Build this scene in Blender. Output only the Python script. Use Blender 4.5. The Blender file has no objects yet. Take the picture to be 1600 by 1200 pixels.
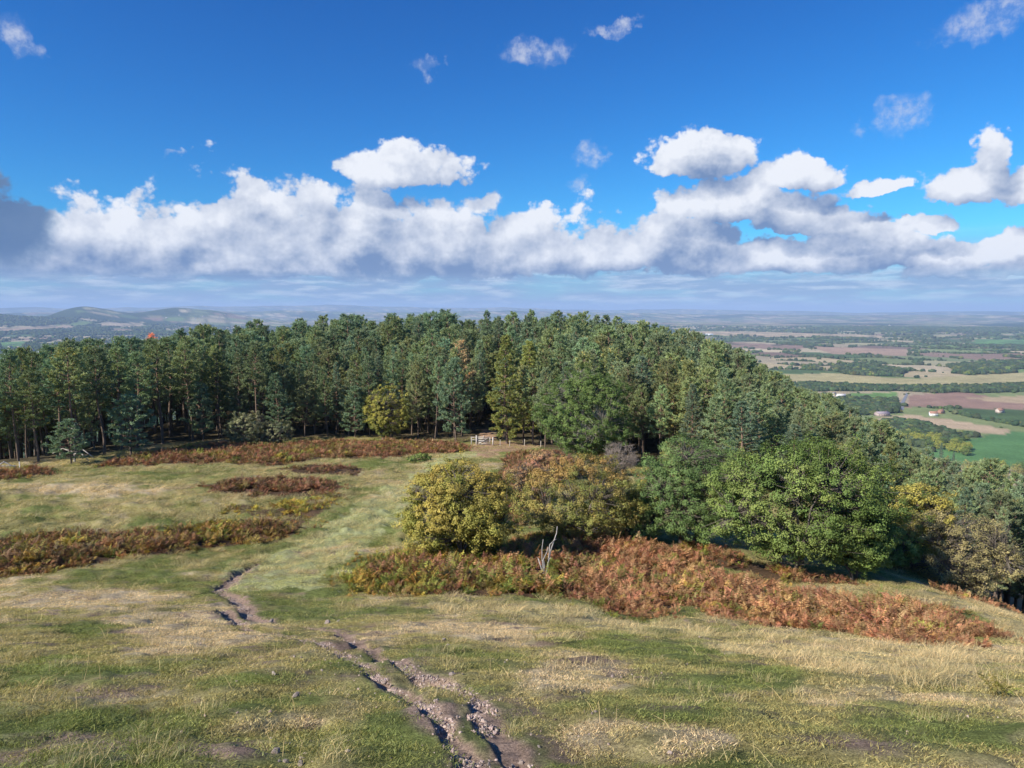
import bpy, math, random
import numpy as np
from mathutils import Vector, Matrix, Euler

# ------------------------------------------------------------------ camera
scene = bpy.context.scene
COL = scene.collection
R = math.radians
FPX = 1121.0                       # focal length in pixels of the 1600 px wide photograph
PITCH = R(5.85)
cam_d = bpy.data.cameras.new('camera')
cam_d.sensor_width = 36.0
cam_d.lens = 36.0 * FPX / 1600.0
cam_d.clip_start = 0.1
cam_d.clip_end = 200000.0
cam = bpy.data.objects.new('camera', cam_d)
COL.objects.link(cam)
cam.location = (0, 0, 0)
cam.rotation_euler = (math.pi / 2 - PITCH, 0, 0)
scene.camera = cam

scene.view_settings.view_transform = 'Standard'
scene.view_settings.look = 'None'
scene.view_settings.gamma = 1.0
scene.view_settings.use_curve_mapping = False
scene.view_settings.exposure = 0.55
cy = scene.cycles
cy.max_bounces = 4
cy.diffuse_bounces = 2
cy.glossy_bounces = 1
cy.transmission_bounces = 2
cy.volume_bounces = 1
cy.transparent_max_bounces = 4
cy.use_denoising = True
cy.caustics_reflective = False
cy.caustics_refractive = False
cy.sample_clamp_indirect = 4.0

SUN_AZ, SUN_EL = -124.0, 36.0      # degrees from the view direction (+Y), clockwise

# ------------------------------------------------------------------ world: sky and clouds
def px_dir(px, py):
    x = (px - 800.0) / FPX
    u = (600.0 - py) / FPX
    c, s = math.cos(PITCH), math.sin(PITCH)
    return (x, c + u * s, -s + u * c)

def px_ang(px, py):
    d = px_dir(px, py)
    return math.atan2(d[0], d[1]), math.atan2(d[2], math.hypot(d[0], d[1]))

class NB:
    """small node-building helper"""
    def __init__(self, tree):
        self.t = tree
    def n(self, typ, **kw):
        nd = self.t.nodes.new(typ)
        for k, v in kw.items():
            setattr(nd, k, v)
        return nd
    def put(self, sock, v):
        if hasattr(v, 'is_output'):
            self.t.links.new(v, sock)
        else:
            sock.default_value = v
    def m(self, op, a, b=None, c=None, clamp=False):
        nd = self.n('ShaderNodeMath', operation=op, use_clamp=clamp)
        self.put(nd.inputs[0], a)
        if b is not None: self.put(nd.inputs[1], b)
        if c is not None: self.put(nd.inputs[2], c)
        return nd.outputs[0]
    def v(self, op, a, b=None, c=None, out=0):
        nd = self.n('ShaderNodeVectorMath', operation=op)
        self.put(nd.inputs[0], a)
        if b is not None: self.put(nd.inputs[1], b)
        if c is not None: self.put(nd.inputs[2], c)
        return nd.outputs[out]
    def ramp(self, x, a, b, lo=0.0, hi=1.0, smooth=True):
        nd = self.n('ShaderNodeMapRange', interpolation_type='SMOOTHSTEP' if smooth else 'LINEAR')
        nd.clamp = True
        self.put(nd.inputs[0], x)
        for i, q in enumerate((a, b, lo, hi)):
            self.put(nd.inputs[1 + i], q)
        return nd.outputs[0]
    def mix(self, f, a, b):
        nd = self.n('ShaderNodeMix', data_type='RGBA')
        self.put(nd.inputs[0], f)
        self.put(nd.inputs[6], a)
        self.put(nd.inputs[7], b)
        return nd.outputs[2]
    def noise(self, vec, scale, detail=4, rough=0.55, out=0, dist=0.0, dim='3D'):
        nd = self.n('ShaderNodeTexNoise', noise_dimensions=dim)
        self.put(nd.inputs['Vector'], vec)
        nd.inputs['Scale'].default_value = scale
        nd.inputs['Detail'].default_value = detail
        nd.inputs['Roughness'].default_value = rough
        nd.inputs['Distortion'].default_value = dist
        return nd.outputs[out]

# cumulus seen in the photograph: centre x, centre y, radius x, radius y (pixels of the photograph)
CLOUDS = [
    (90, 402, 150, 112), (235, 402, 140, 100), (395, 400, 170, 138), (545, 398, 165, 132), (690, 402, 165, 104),
    (845, 404, 130, 92), (420, 424, 520, 40), (-45, 385, 155, 128), (632, 274, 116, 66), (1105, 256, 108, 72),
    (1255, 282, 95, 46), (1150, 332, 165, 66), (1275, 354, 130, 42), (1045, 388, 150, 66), (1185, 412, 245, 46),
    (1372, 298, 55, 24), (1515, 302, 92, 62), (1533, 262, 42, 66), (1602, 302, 72, 62), (1450, 404, 175, 38), (1592, 396, 90, 46), (1335, 384, 130, 40), (955, 402, 110, 62), (1520, 424, 210, 26), (1440, 356, 70, 26),
]
THIN = [(840, 78, 75, 22), (668, 102, 26, 16), (928, 242, 32, 24), (905, 286, 28, 14),
        (1405, 182, 46, 34), (1540, 32, 95, 38), (30, 66, 55, 26), (960, 46, 40, 12), (270, 232, 14, 6)]

world = bpy.data.worlds.new('World')
scene.world = world
world.use_nodes = True
wt = world.node_tree
wt.nodes.clear()

def cloud_group():
    g = bpy.data.node_groups.new('cloud_field', 'ShaderNodeTree')
    g.interface.new_socket('P', in_out='INPUT', socket_type='NodeSocketVector')
    g.interface.new_socket('F', in_out='OUTPUT', socket_type='NodeSocketFloat')
    b = NB(g)
    gi = b.n('NodeGroupInput'); go = b.n('NodeGroupOutput')
    P = gi.outputs[0]
    # ragged outlines: warp the lookup
    w1 = b.noise(P, 9.0, 3, 0.5, out=1, dim='2D')
    w2 = b.noise(P, 38.0, 4, 0.6, out=1, dim='2D')
    off = b.v('MULTIPLY_ADD', b.v('SUBTRACT', w1, (0.5, 0.5, 0.5)), (0.060, 0.026, 0.0),
              b.v('MULTIPLY', b.v('SUBTRACT', w2, (0.5, 0.5, 0.5)), (0.022, 0.016, 0.0)))
    Q = b.v('ADD', P, off)
    cur = None
    for (x, y, rx, ry) in CLOUDS:
        a, e = px_ang(x, y)
        a2, _ = px_ang(x + rx, y)
        _, e2 = px_ang(x, y - ry)
        ra, re = abs(a2 - a) * 1.22, abs(e2 - e) * 1.20
        d = b.v('MULTIPLY_ADD', Q, (1 / ra, 1 / re, 0), (-a / ra, -e / re, 0))
        d = b.v('MAXIMUM', d, b.v('MULTIPLY', d, (-1.0, -2.6, 0.0)))        # flat bases
        q = b.v('DOT_PRODUCT', d, d, out=1)
        cur = q if cur is None else b.m('MINIMUM', cur, q)
    blob = b.m('SUBTRACT', 1.0, b.m('SQRT', cur))
    # the same kind of broken cumulus goes on all round the horizon outside the picture
    sep = b.n('ShaderNodeSeparateXYZ'); b.put(sep.inputs[0], Q)
    lowband = b.ramp(b.m('ABSOLUTE', b.m('SUBTRACT', sep.outputs[1], 0.085)), 0.02, 0.14, 0.25, -0.75)
    gen = b.m('ADD', b.m('MULTIPLY', b.m('SUBTRACT', b.noise(b.v('MULTIPLY', Q, (1, 2.2, 1)), 3.2, 2, 0.5, dim='2D'), 0.5), 3.0), lowband)
    gen = b.m('SUBTRACT', gen, 0.05)
    side = b.ramp(b.m('ABSOLUTE', sep.outputs[0]), 0.66, 0.80)
    high = b.ramp(sep.outputs[1], 0.42, 0.55)
    outside = b.m('MAXIMUM', side, high)
    base = b.m('ADD', b.m('MULTIPLY', blob, b.m('SUBTRACT', 1.0, outside)), b.m('MULTIPLY', gen, outside))
    base = b.m('MAXIMUM', base, -1.5)
    # billows
    vo = b.n('ShaderNodeTexVoronoi', feature='F1', voronoi_dimensions='2D')
    b.put(vo.inputs['Vector'], b.v('MULTIPLY', P, (1, 1.25, 1)))
    vo.inputs['Scale'].default_value = 26.0
    vo.inputs['Detail'].default_value = 3.0
    vo.inputs['Roughness'].default_value = 0.62
    bil = b.m('MULTIPLY', b.m('SUBTRACT', 0.42, vo.outputs['Distance']), 0.42)
    vb = b.n('ShaderNodeTexVoronoi', feature='SMOOTH_F1', voronoi_dimensions='2D')
    b.put(vb.inputs['Vector'], b.v('ADD', b.v('MULTIPLY', P, (1, 1.2, 1)), b.v('MULTIPLY', w2, (0.03, 0.03, 0.0))))
    vb.inputs['Scale'].default_value = 13.0; vb.inputs['Detail'].default_value = 1.0; vb.inputs['Smoothness'].default_value = 0.3
    bil = b.m('ADD', bil, b.m('MULTIPLY', b.m('SUBTRACT', 0.40, vb.outputs['Distance']), 0.62))
    fb = b.m('MULTIPLY', b.m('SUBTRACT', b.noise(P, 24.0, 8, 0.58, dim='2D'), 0.5), 0.95)
    core = b.ramp(base, 0.10, 0.60, 0.0, 0.45)           # no holes in the thick of a cloud
    keep = b.ramp(base, -0.55, 0.05, 0.25, 1.0)          # few stray shreds outside
    F = b.m('ADD', b.m('ADD', base, core), b.m('MULTIPLY', b.m('ADD', bil, fb), keep))
    b.put(go.inputs[0], F)
    return g

wb = NB(wt)
tc = wb.n('ShaderNodeTexCoord')
D = wb.v('NORMALIZE', tc.outputs['Generated'])
sp = wb.n('ShaderNodeSeparateXYZ'); wb.put(sp.inputs[0], D)
az = wb.m('ARCTAN2', sp.outputs[0], sp.outputs[1])
el = wb.m('ARCSINE', sp.outputs[2])
cb = wb.n('ShaderNodeCombineXYZ'); wb.put(cb.inputs[0], az); wb.put(cb.inputs[1], el)
P = cb.outputs[0]
CG = cloud_group()
def field(vec):
    nd = wb.n('ShaderNodeGroup'); nd.node_tree = CG
    wb.put(nd.inputs[0], vec)
    return nd.outputs[0]
F0 = field(P)
F1 = field(wb.v('ADD', P, (-0.012, 0.030, 0.0)))
wv0 = wb.v('ADD', P, wb.v('MULTIPLY', wb.v('SUBTRACT', wb.noise(P, 14.0, 5, 0.6, out=1, dim='2D'), (0.5, 0.5, 0.5)), (0.07, 0.07, 0.0)))
alpha = wb.ramp(F0, -0.06, 0.26)
lit = wb.m('MULTIPLY_ADD', wb.m('SUBTRACT', F0, F1), 0.62, 0.46)
thick = wb.ramp(F0, 0.05, 0.9, 0.12, -0.06)
big = wb.noise(wb.v('MULTIPLY', P, (1.0, 1.8, 1.0)), 9.0, 3, 0.5, dim='2D')
lit = wb.m('ADD', lit, wb.m('ADD', thick, wb.ramp(big, 0.38, 0.66, 0.10, -0.16)))
lit = wb.m('ADD', lit, wb.ramp(el, 0.035, 0.120, -0.16, 0.0), clamp=True)
ga, ge_ = px_ang(-10, 335)
dk = wb.v('MULTIPLY_ADD', wv0, (1 / 0.062, 1 / 0.056, 0), (-ga / 0.062, -ge_ / 0.056, 0))      # one bank lies in another cloud's shadow
dsh = wb.ramp(wb.v('DOT_PRODUCT', dk, dk, out=1), 0.45, 1.5, 0.0, 1.0)
lit = wb.m('MULTIPLY', lit, wb.m('MULTIPLY_ADD', dsh, 0.9, 0.1))
# streaky layer low over the horizon
sv = wb.v('MULTIPLY', P, (1.0, 7.0, 1.0))
st = wb.noise(sv, 7.0, 6, 0.6, dim='2D')
lowmask = wb.ramp(el, 0.050, 0.105, 1.0, 0.0)
st_a = wb.m('MULTIPLY', wb.ramp(st, 0.22, 0.60, 0.62, 1.0), lowmask)
st_l = wb.ramp(wb.noise(sv, 16.0, 5, 0.6, dim='2D'), 0.42, 0.72)

sky = wb.n('ShaderNodeTexSky', sky_type='NISHITA')
sky.sun_disc = False
sky.sun_elevation = R(SUN_EL)
sky.sun_rotation = R(SUN_AZ % 360)
sky.altitude = 400
sky.air_density = 1.0
sky.dust_density = 0.3
sky.ozone_density = 3.0
SKY_S = 0.085
sks = wb.n('ShaderNodeSeparateXYZ'); wb.put(sks.inputs[0], wb.v('MULTIPLY', sky.outputs[0], (SKY_S, SKY_S, SKY_S)))
skb = wb.n('ShaderNodeCombineXYZ')                 # deep, saturated autumn blue
for i_, (A_, p_) in enumerate(((0.46, 1.7), (1.08, 1.4), (1.28, 1.125))):
    wb.put(skb.inputs[i_], wb.m('MULTIPLY', wb.m('POWER', sks.outputs[i_], p_), A_))
skyc = skb.outputs[0]
# thin wisps
th = None
wv = wb.v('ADD', P, wb.v('MULTIPLY', wb.v('SUBTRACT', wb.noise(P, 22.0, 5, 0.6, out=1, dim='2D'), (0.5, 0.5, 0.5)), (0.10, 0.05, 0.0)))
for (x, y, rx, ry) in THIN:
    a, e = px_ang(x, y); a2, _ = px_ang(x + rx, y); _, e2 = px_ang(x, y - ry)
    ra, re = abs(a2 - a), abs(e2 - e)
    d = wb.v('MULTIPLY_ADD', wv, (1 / ra, 1 / re, 0), (-a / ra, -e / re, 0))
    q = wb.v('DOT_PRODUCT', d, d, out=1)
    th = q if th is None else wb.m('MINIMUM', th, q)
th_a = wb.m('MULTIPLY', wb.ramp(th, 1.2, 0.0), wb.ramp(wb.noise(P, 46.0, 6, 0.65, dim='2D'), 0.35, 0.75, 0.1, 0.75))
c = wb.mix(th_a, skyc, (0.44, 0.47, 0.56, 1))
st_c = wb.mix(st_l, (0.185, 0.265, 0.43, 1), (0.40, 0.46, 0.57, 1))
c = wb.mix(wb.m('MULTIPLY', st_a, 0.92), c, st_c)
cl_c = wb.mix(lit, (0.115, 0.185, 0.335, 1), (0.615, 0.635, 0.68, 1))
cl_c = wb.mix(dsh, wb.v('MULTIPLY', cl_c, (0.50, 0.64, 0.74)), cl_c)
c = wb.mix(wb.m('MULTIPLY', alpha, wb.ramp(el, 0.025, 0.055)), c, cl_c)
bg = wb.n('ShaderNodeBackground'); wb.put(bg.inputs[0], c); bg.inputs[1].default_value = 1.0
wo = wb.n('ShaderNodeOutputWorld'); wt.links.new(bg.outputs[0], wo.inputs[0])
world.cycles.sampling_method = 'MANUAL'
world.cycles.sample_map_resolution = 512

# ------------------------------------------------------------------ sun
sun_d = bpy.data.lights.new('sun', 'SUN')
sun_d.energy = 4.6
sun_d.angle = R(0.5)
sun_d.color = (1.0, 0.93, 0.82)
sun = bpy.data.objects.new('sun', sun_d)
COL.objects.link(sun)
sdir = Vector((math.sin(R(SUN_AZ)) * math.cos(R(SUN_EL)), math.cos(R(SUN_AZ)) * math.cos(R(SUN_EL)), math.sin(R(SUN_EL))))
sun.rotation_euler = sdir.to_track_quat('Z', 'Y').to_euler()
sun.location = sdir * 50

# ------------------------------------------------------------------ helpers
rng = np.random.default_rng(7)

def _hash(ix, iy, seed):
    h = (ix.astype(np.int64) * 374761393 + iy.astype(np.int64) * 668265263 + seed * 974634777) & 0xFFFFFFFF
    h = ((h ^ (h >> 13)) * 1274126177) & 0xFFFFFFFF
    h = h ^ (h >> 16)
    return (h & 0xFFFFFF) / float(0xFFFFFF)

def vnoise(x, y, seed=0):
    ix, iy = np.floor(x), np.floor(y)
    fx, fy = x - ix, y - iy
    fx = fx * fx * fx * (fx * (fx * 6 - 15) + 10); fy = fy * fy * fy * (fy * (fy * 6 - 15) + 10)
    a = _hash(ix, iy, seed); b = _hash(ix + 1, iy, seed)
    c_ = _hash(ix, iy + 1, seed); d = _hash(ix + 1, iy + 1, seed)
    return (a + (b - a) * fx) * (1 - fy) + (c_ + (d - c_) * fx) * fy

def fbm(x, y, scale, octs=4, seed=0, rough=0.5):
    """0..1, scale = wavelength in metres"""
    x = np.asarray(x, float) / scale; y = np.asarray(y, float) / scale
    s = 0; a = 1.0; t = 0
    for o in range(octs):
        s = s + a * vnoise(x * 0.8 - y * 0.6 + 13.7 * o, x * 0.6 + y * 0.8 + 7.1 * o, seed + o)
        t += a; a *= rough
        x = x * 2.03; y = y * 2.03
    return s / t

def sstep(a, b, x):
    t = np.clip((x - a) / (b - a), 0, 1)
    return t * t * (3 - 2 * t)

def unit(v):
    return v / np.maximum(np.linalg.norm(v, axis=-1, keepdims=True), 1e-9)

def mk_mesh(name, V, F, col=None, mats=(), mat_idx=None, smooth=False):
    V = np.asarray(V, np.float32); F = np.asarray(F, np.int32)
    k = F.shape[1]
    me = bpy.data.meshes.new(name)
    me.vertices.add(len(V)); me.vertices.foreach_set('co', V.ravel())
    me.loops.add(F.size); me.loops.foreach_set('vertex_index', F.ravel())
    me.polygons.add(len(F)); me.polygons.foreach_set('loop_start', np.arange(0, F.size, k, dtype=np.int32))
    if mat_idx is not None:
        me.polygons.foreach_set('material_index', np.asarray(mat_idx, np.int32))
    if smooth:
        me.polygons.foreach_set('use_smooth', np.ones(len(F), bool))
    me.update(calc_edges=True)
    if col is not None:
        at = me.attributes.new('col', 'FLOAT_COLOR', 'POINT')
        cc = np.ones((len(V), 4), np.float32); cc[:, :3] = col
        at.data.foreach_set('color', cc.ravel())
    for m_ in mats:
        me.materials.append(m_)
    return me

def link(name, data, parent=None, **props):
    o = bpy.data.objects.new(name, data)
    COL.objects.link(o)
    if parent is not None: o.parent = parent
    for k_, v_ in props.items(): o[k_] = v_
    return o

def thing(name, label, cat, loc=(0, 0, 0), rz=0.0, group=None, scale=1.0):
    o = bpy.data.objects.new(name, None)
    COL.objects.link(o)
    o.empty_display_size = 0.3
    o.location = loc; o.rotation_euler = (0, 0, rz)
    o.scale = (scale,) * 3 if not hasattr(scale, '__len__') else scale
    o['label'] = label; o['category'] = cat
    if group: o['group'] = group
    return o

class MB:
    """collects triangles with a colour per vertex"""
    def __init__(self):
        self.V = []; self.F = []; self.C = []; self.n = 0
    def add(self, V, F, col):
        V = np.asarray(V, float).reshape(-1, 3); F = np.asarray(F, int)
        self.V.append(V); self.F.append(F + self.n)
        self.C.append(np.broadcast_to(np.asarray(col, float), (len(V), 3)).copy())
        self.n += len(V)
    def tube(self, pts, rad, col, sides=6, cap=True):
        pts = np.asarray(pts, float); rad = np.broadcast_to(np.asarray(rad, float), (len(pts),))
        tan = unit(np.gradient(pts, axis=0))
        ref = np.array([0.31, 0.77, 0.55]) if abs(tan[0][2]) > 0.8 else np.array([0.02, 0.03, 1.0])
        a = unit(np.cross(tan, ref)); b_ = np.cross(tan, a)
        ang = np.linspace(0, 2 * np.pi, sides, endpoint=False)
        ring = pts[:, None, :] + rad[:, None, None] * (np.cos(ang)[None, :, None] * a[:, None, :] + np.sin(ang)[None, :, None] * b_[:, None, :])
        V = ring.reshape(-1, 3); F = []
        for i in range(len(pts) - 1):
            for j in range(sides):
                p, q = i * sides + j, i * sides + (j + 1) % sides
                F += [(p, q, q + sides), (p, q + sides, p + sides)]
        if cap:
            V = np.vstack([V, pts[-1:]]); e = len(V) - 1; o = (len(pts) - 1) * sides
            F += [(o + j, o + (j + 1) % sides, e) for j in range(sides)]
        self.add(V, F, col)
    def box(self, c0, c1, col):
        x0, y0, z0 = c0; x1, y1, z1 = c1
        V = [(x0, y0, z0), (x1, y0, z0), (x1, y1, z0), (x0, y1, z0), (x0, y0, z1), (x1, y0, z1), (x1, y1, z1), (x0, y1, z1)]
        F = [(0, 2, 1), (0, 3, 2), (4, 5, 6), (4, 6, 7), (0, 1, 5), (0, 5, 4), (1, 2, 6), (1, 6, 5), (2, 3, 7), (2, 7, 6), (3, 0, 4), (3, 4, 7)]
        self.add(V, F, col)
    def mesh(self, name, mat, smooth=False):
        return mk_mesh(name, np.vstack(self.V), np.vstack(self.F), np.vstack(self.C), [mat], smooth=smooth)

def leaf_cards(cen, nrm, size, rg, aspect=0.7, fold=0.25):
    """diamond leaves, two triangles each; returns V, F"""
    n = len(cen)
    up = unit(rg.normal(size=(n, 3)))
    t = unit(np.cross(nrm, up)); s = np.cross(nrm, t)
    size = np.broadcast_to(size, (n,))[:, None]
    a = cen - t * size * 0.5
    c_ = cen + t * size * 0.5 - nrm * size * 0.12
    l = cen + s * size * 0.5 * aspect + nrm * size * fold * 0.5
    r_ = cen - s * size * 0.5 * aspect + nrm * size * fold * 0.5
    V = np.stack([a, l, c_, r_], 1).reshape(-1, 3)
    o = np.arange(n)[:, None] * 4
    F = np.concatenate([o + [[0, 1, 2]], o + [[0, 2, 3]]], 1).reshape(-1, 3)
    return V, F

# ------------------------------------------------------------------ materials
def new_mat(name):
    m_ = bpy.data.materials.new(name); m_.use_nodes = True
    m_.node_tree.nodes.clear()
    return m_, NB(m_.node_tree)

def foliage_mat(name, trans=0.3, instancer=False, rough=0.6, var=0.25, spec=0.25):
    m_, b = new_mat(name)
    at = b.n('ShaderNodeAttribute'); at.attribute_name = 'col'
    colr = at.outputs['Color']
    oi = b.n('ShaderNodeObjectInfo')
    if instancer:
        a2 = b.n('ShaderNodeAttribute'); a2.attribute_name = 'tint'; a2.attribute_type = 'INSTANCER'
        tint = a2.outputs['Color']
    else:
        tint = oi.outputs['Color']
    colr = b.v('MULTIPLY', colr, tint)
    k = b.m('MULTIPLY_ADD', oi.outputs['Random'], var, 1.0 - var / 2)
    colr = b.v('SCALE', colr); b.put(colr.node.inputs['Scale'], k)
    p = b.n('ShaderNodeBsdfPrincipled')
    b.put(p.inputs['Base Color'], colr)
    p.inputs['Roughness'].default_value = rough
    p.inputs['Specular IOR Level'].default_value = spec
    tr = b.n('ShaderNodeBsdfTranslucent')
    tc_ = b.v('MULTIPLY', colr, (1.1, 1.15, 0.6)); b.put(tr.inputs['Color'], tc_)
    mx = b.n('ShaderNodeMixShader'); mx.inputs[0].default_value = trans
    b.t.links.new(p.outputs[0], mx.inputs[1]); b.t.links.new(tr.outputs[0], mx.inputs[2])
    out = b.n('ShaderNodeOutputMaterial'); b.t.links.new(mx.outputs[0], out.inputs[0])
    return m_

def solid_mat(name, rough=0.85, nscale=6.0, amt=0.35, instancer=False, bump=0.0, spec=0.3):
    m_, b = new_mat(name)
    at = b.n('ShaderNodeAttribute'); at.attribute_name = 'col'
    colr = at.outputs['Color']
    if instancer:
        a2 = b.n('ShaderNodeAttribute'); a2.attribute_name = 'tint'; a2.attribute_type = 'INSTANCER'
        colr = b.v('MULTIPLY', colr, a2.outputs['Color'])
    tc_ = b.n('ShaderNodeTexCoord')
    nz = b.noise(tc_.outputs['Object'], nscale, 5, 0.6)
    k = b.ramp(nz, 0.3, 0.7, 1 - amt, 1 + amt)
    colr = b.v('SCALE', colr); b.put(colr.node.inputs['Scale'], k)
    p = b.n('ShaderNodeBsdfPrincipled'); b.put(p.inputs['Base Color'], colr)
    p.inputs['Roughness'].default_value = rough
    p.inputs['Specular IOR Level'].default_value = spec
    if bump:
        bp = b.n('ShaderNodeBump'); bp.inputs['Strength'].default_value = bump
        b.put(bp.inputs['Height'], nz); b.t.links.new(bp.outputs[0], p.inputs['Normal'])
    out = b.n('ShaderNodeOutputMaterial'); b.t.links.new(p.outputs[0], out.inputs[0])
    return m_

M_NEEDLE = foliage_mat('pine needles', 0.18, var=0.3)
M_LEAF = foliage_mat('leaves', 0.20, var=0.0, rough=0.55, spec=0.25)
M_BARK = solid_mat('bark', 0.9, 9.0, 0.35, bump=0.4)
M_FROND = foliage_mat('bracken fronds', 0.30, True, var=0.5)
M_GRASS = foliage_mat('grass blades', 0.30, True, var=0.45)
M_STONE = solid_mat('stone', 0.9, 30.0, 0.25, True, bump=0.3)
M_ROCK = solid_mat('rock', 0.9, 18.0, 0.3, bump=0.5)
M_WOOD = solid_mat('weathered wood', 0.85, 14.0, 0.22, bump=0.2)
M_HEDGE = foliage_mat('distant foliage', 0.12, True, var=0.45, spec=0.05)
M_HOUSE = solid_mat('house walls and roofs', 0.8, 0.6, 0.12)

# ------------------------------------------------------------------ terrain shape
PY = np.array([-400, -120, -30, -8, 0, 5, 10, 15, 20, 26, 35, 46, 60, 80, 100, 130, 170, 220, 300, 600, 1000, 1500, 99999.])
PZ = np.array([-60, -10, 1.0, 0.2, -1.70, -3.35, -5.2, -7.05, -8.85, -10.6, -12.2, -13.15, -14.3, -16.3, -18.4, -19.2, -20.5, -30, -60, -150, -230, -260, -260.])
_yy = np.concatenate([np.arange(-400, 400, 0.5), np.arange(400, 4000, 10.)])
_zz = np.interp(_yy, PY, PZ)
_k = np.ones(13) / 13
_zs = np.convolve(np.pad(_zz, 6, mode='edge'), _k, 'valid')
_zs = np.convolve(np.pad(_zs, 6, mode='edge'), _k, 'valid')
PLAIN = -210.0

def base_z(x, y):
    x = np.asarray(x, float); y = np.asarray(y, float)
    z = np.interp(y, _yy, _zs, right=-260)
    yc = np.clip(y, 0, 260)
    x0 = 18 + 0.15 * np.maximum(yc - 36, 0) - np.maximum(0, 20 - yc) * -0.4
    t = np.maximum(0, x - x0)
    z = z - 0.062 * np.maximum(x, 0) * sstep(4, 20, y) * np.where(x > 60, 60 / np.maximum(x, 1), 1) - 0.55 * (np.sqrt(t * t + 36) - 6)
    t = np.maximum(0, -x - 50 - 0.05 * np.maximum(yc - 90, 0))
    z = z - 0.30 * (np.sqrt(t * t + 100) - 10)
    return z

# far hills: azimuth px, distance, top above the plain, lateral sigma, depth sigma
HILLS = [(128, 11500, 190, 310, 900), (215, 11900, 110, 600, 900), (300, 12000, 118, 520, 900), (350, 12300, 90, 600, 800),
         (0, 9800, 80, 800, 700), (-120, 10500, 120, 800, 900), (90, 8200, 30, 900, 500)]
HA = []
for (px_, dist, hh, s1, s2) in HILLS:
    a_, _ = px_ang(px_, 484)
    HA.append((math.sin(a_) * dist, math.cos(a_) * dist, a_, hh, s1, s2))

def far_z(x, y):
    r = np.hypot(x, y); a = np.arctan2(x, y)
    z = PLAIN + (fbm(x, y, 2600, 3, 41) - 0.5) * 26 * sstep(1500, 4000, r)
    for (hx, hy, ha, hh, s1, s2) in HA:
        dx, dy = x - hx, y - hy
        lat = dx * math.cos(ha) - dy * math.sin(ha); dep = dx * math.sin(ha) + dy * math.cos(ha)
        g = np.exp(-0.5 * (lat / s1) ** 2 - 0.5 * (dep / s2) ** 2)
        z = z + hh * g * (0.86 + 0.28 * fbm(x, y, 500, 3, 5))
    for (dist, w, seed, hi) in ((19000, 1500, 61, 0.55), (29000, 2200, 71, 1.0)):
        h = np.interp(np.degrees(a), [-60, -36, -20, -5, 6, 16, 26, 60], [190, 330, 430, 400, 330, 240, 190, 200]) * hi
        z = z + h * (0.62 + 0.5 * fbm(np.degrees(a) * 40, a * 0, 160, 3, seed)) * np.exp(-0.5 * ((r - dist) / w) ** 2)
    return z

def smax(a, b, k):
    h = np.clip(0.5 + 0.5 * (a - b) / k, 0, 1)
    return b + (a - b) * h + k * h * (1 - h)

def coarse_z(x, y):
    x = np.asarray(x, float); y = np.asarray(y, float)
    return smax(base_z(x, y), far_z(x, y), 14.0)

def hit(px, py, zoff=0.0):
    """where the ray through a pixel of the photograph meets the ground"""
    d = np.array(px_dir(px, py)); d = d / d[1]
    ts = np.concatenate([np.arange(3, 300, 0.25), np.geomspace(300, 40000, 1500)])
    z = d[2] * ts; g = coarse_z(d[0] * ts, ts) + zoff
    i = int(np.argmax(z < g))
    if z[i] >= g[i]:
        i = len(ts) - 1
    if i > 0:
        f0 = z[i - 1] - g[i - 1]; f1 = z[i] - g[i]
        t = ts[i - 1] + (ts[i] - ts[i - 1]) * f0 / max(f0 - f1, 1e-9)
    else:
        t = ts[0]
    return np.array([d[0] * t, t, d[2] * t])

def proj(x, y, z):
    """pixel of the photograph for a point in the world"""
    c, s = math.cos(PITCH), math.sin(PITCH)
    dep = y * c - z * s; up = y * s + z * c
    dep = np.where(dep > 0.05, dep, 0.05)
    return 800 + FPX * x / dep, 600 - FPX * up / dep

def inside(poly, X, Y):
    poly = np.asarray(poly, float); res = np.zeros(np.shape(X), bool)
    j = len(poly) - 1
    for i in range(len(poly)):
        xi, yi = poly[i]; xj, yj = poly[j]
        cond = ((yi > Y) != (yj > Y)) & (X < (xj - xi) * (Y - yi) / (yj - yi + 1e-12) + xi)
        res ^= cond; j = i
    return res

def ground_poly(px_list, zoff=0.0):
    """polygon in metres on the ground under an outline seen in the photograph"""
    return np.array([hit(a, b, zoff)[:2] for a, b in px_list])

# ------------------------------------------------------------------ path ruts
RUT_A = [(392, 880), (360, 902), (340, 922), (369, 941), (383, 962), (420, 975), (476, 981), (525, 992), (570, 1015), (592, 1030), (622, 1045), (649, 1060), (705, 1079), (739, 1097), (761, 1135), (780, 1165), (800, 1200), (815, 1245)]
RUT_B = [(345, 957), (371, 977), (397, 992), (450, 1000), (510, 1013), (562, 1045), (585, 1064), (622, 1084), (660, 1105), (686, 1131), (709, 1169), (724, 1200), (735, 1245)]
def world_line(pl):
    w = np.array([hit(a, b)[:2] for a, b in pl])
    seg = np.r_[0, np.cumsum(np.linalg.norm(np.diff(w, axis=0), axis=1))]
    s = np.arange(0, seg[-1], 0.06)
    out = np.stack([np.interp(s, seg, w[:, 0]), np.interp(s, seg, w[:, 1])], 1)
    out[:, 0] += (fbm(s, s * 0, 0.7, 3, 91) - 0.5) * 0.16
    return out, s
LINES = [(world_line(RUT_A), 0.14, 0.058), (world_line(RUT_B), 0.115, 0.058)]

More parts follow.
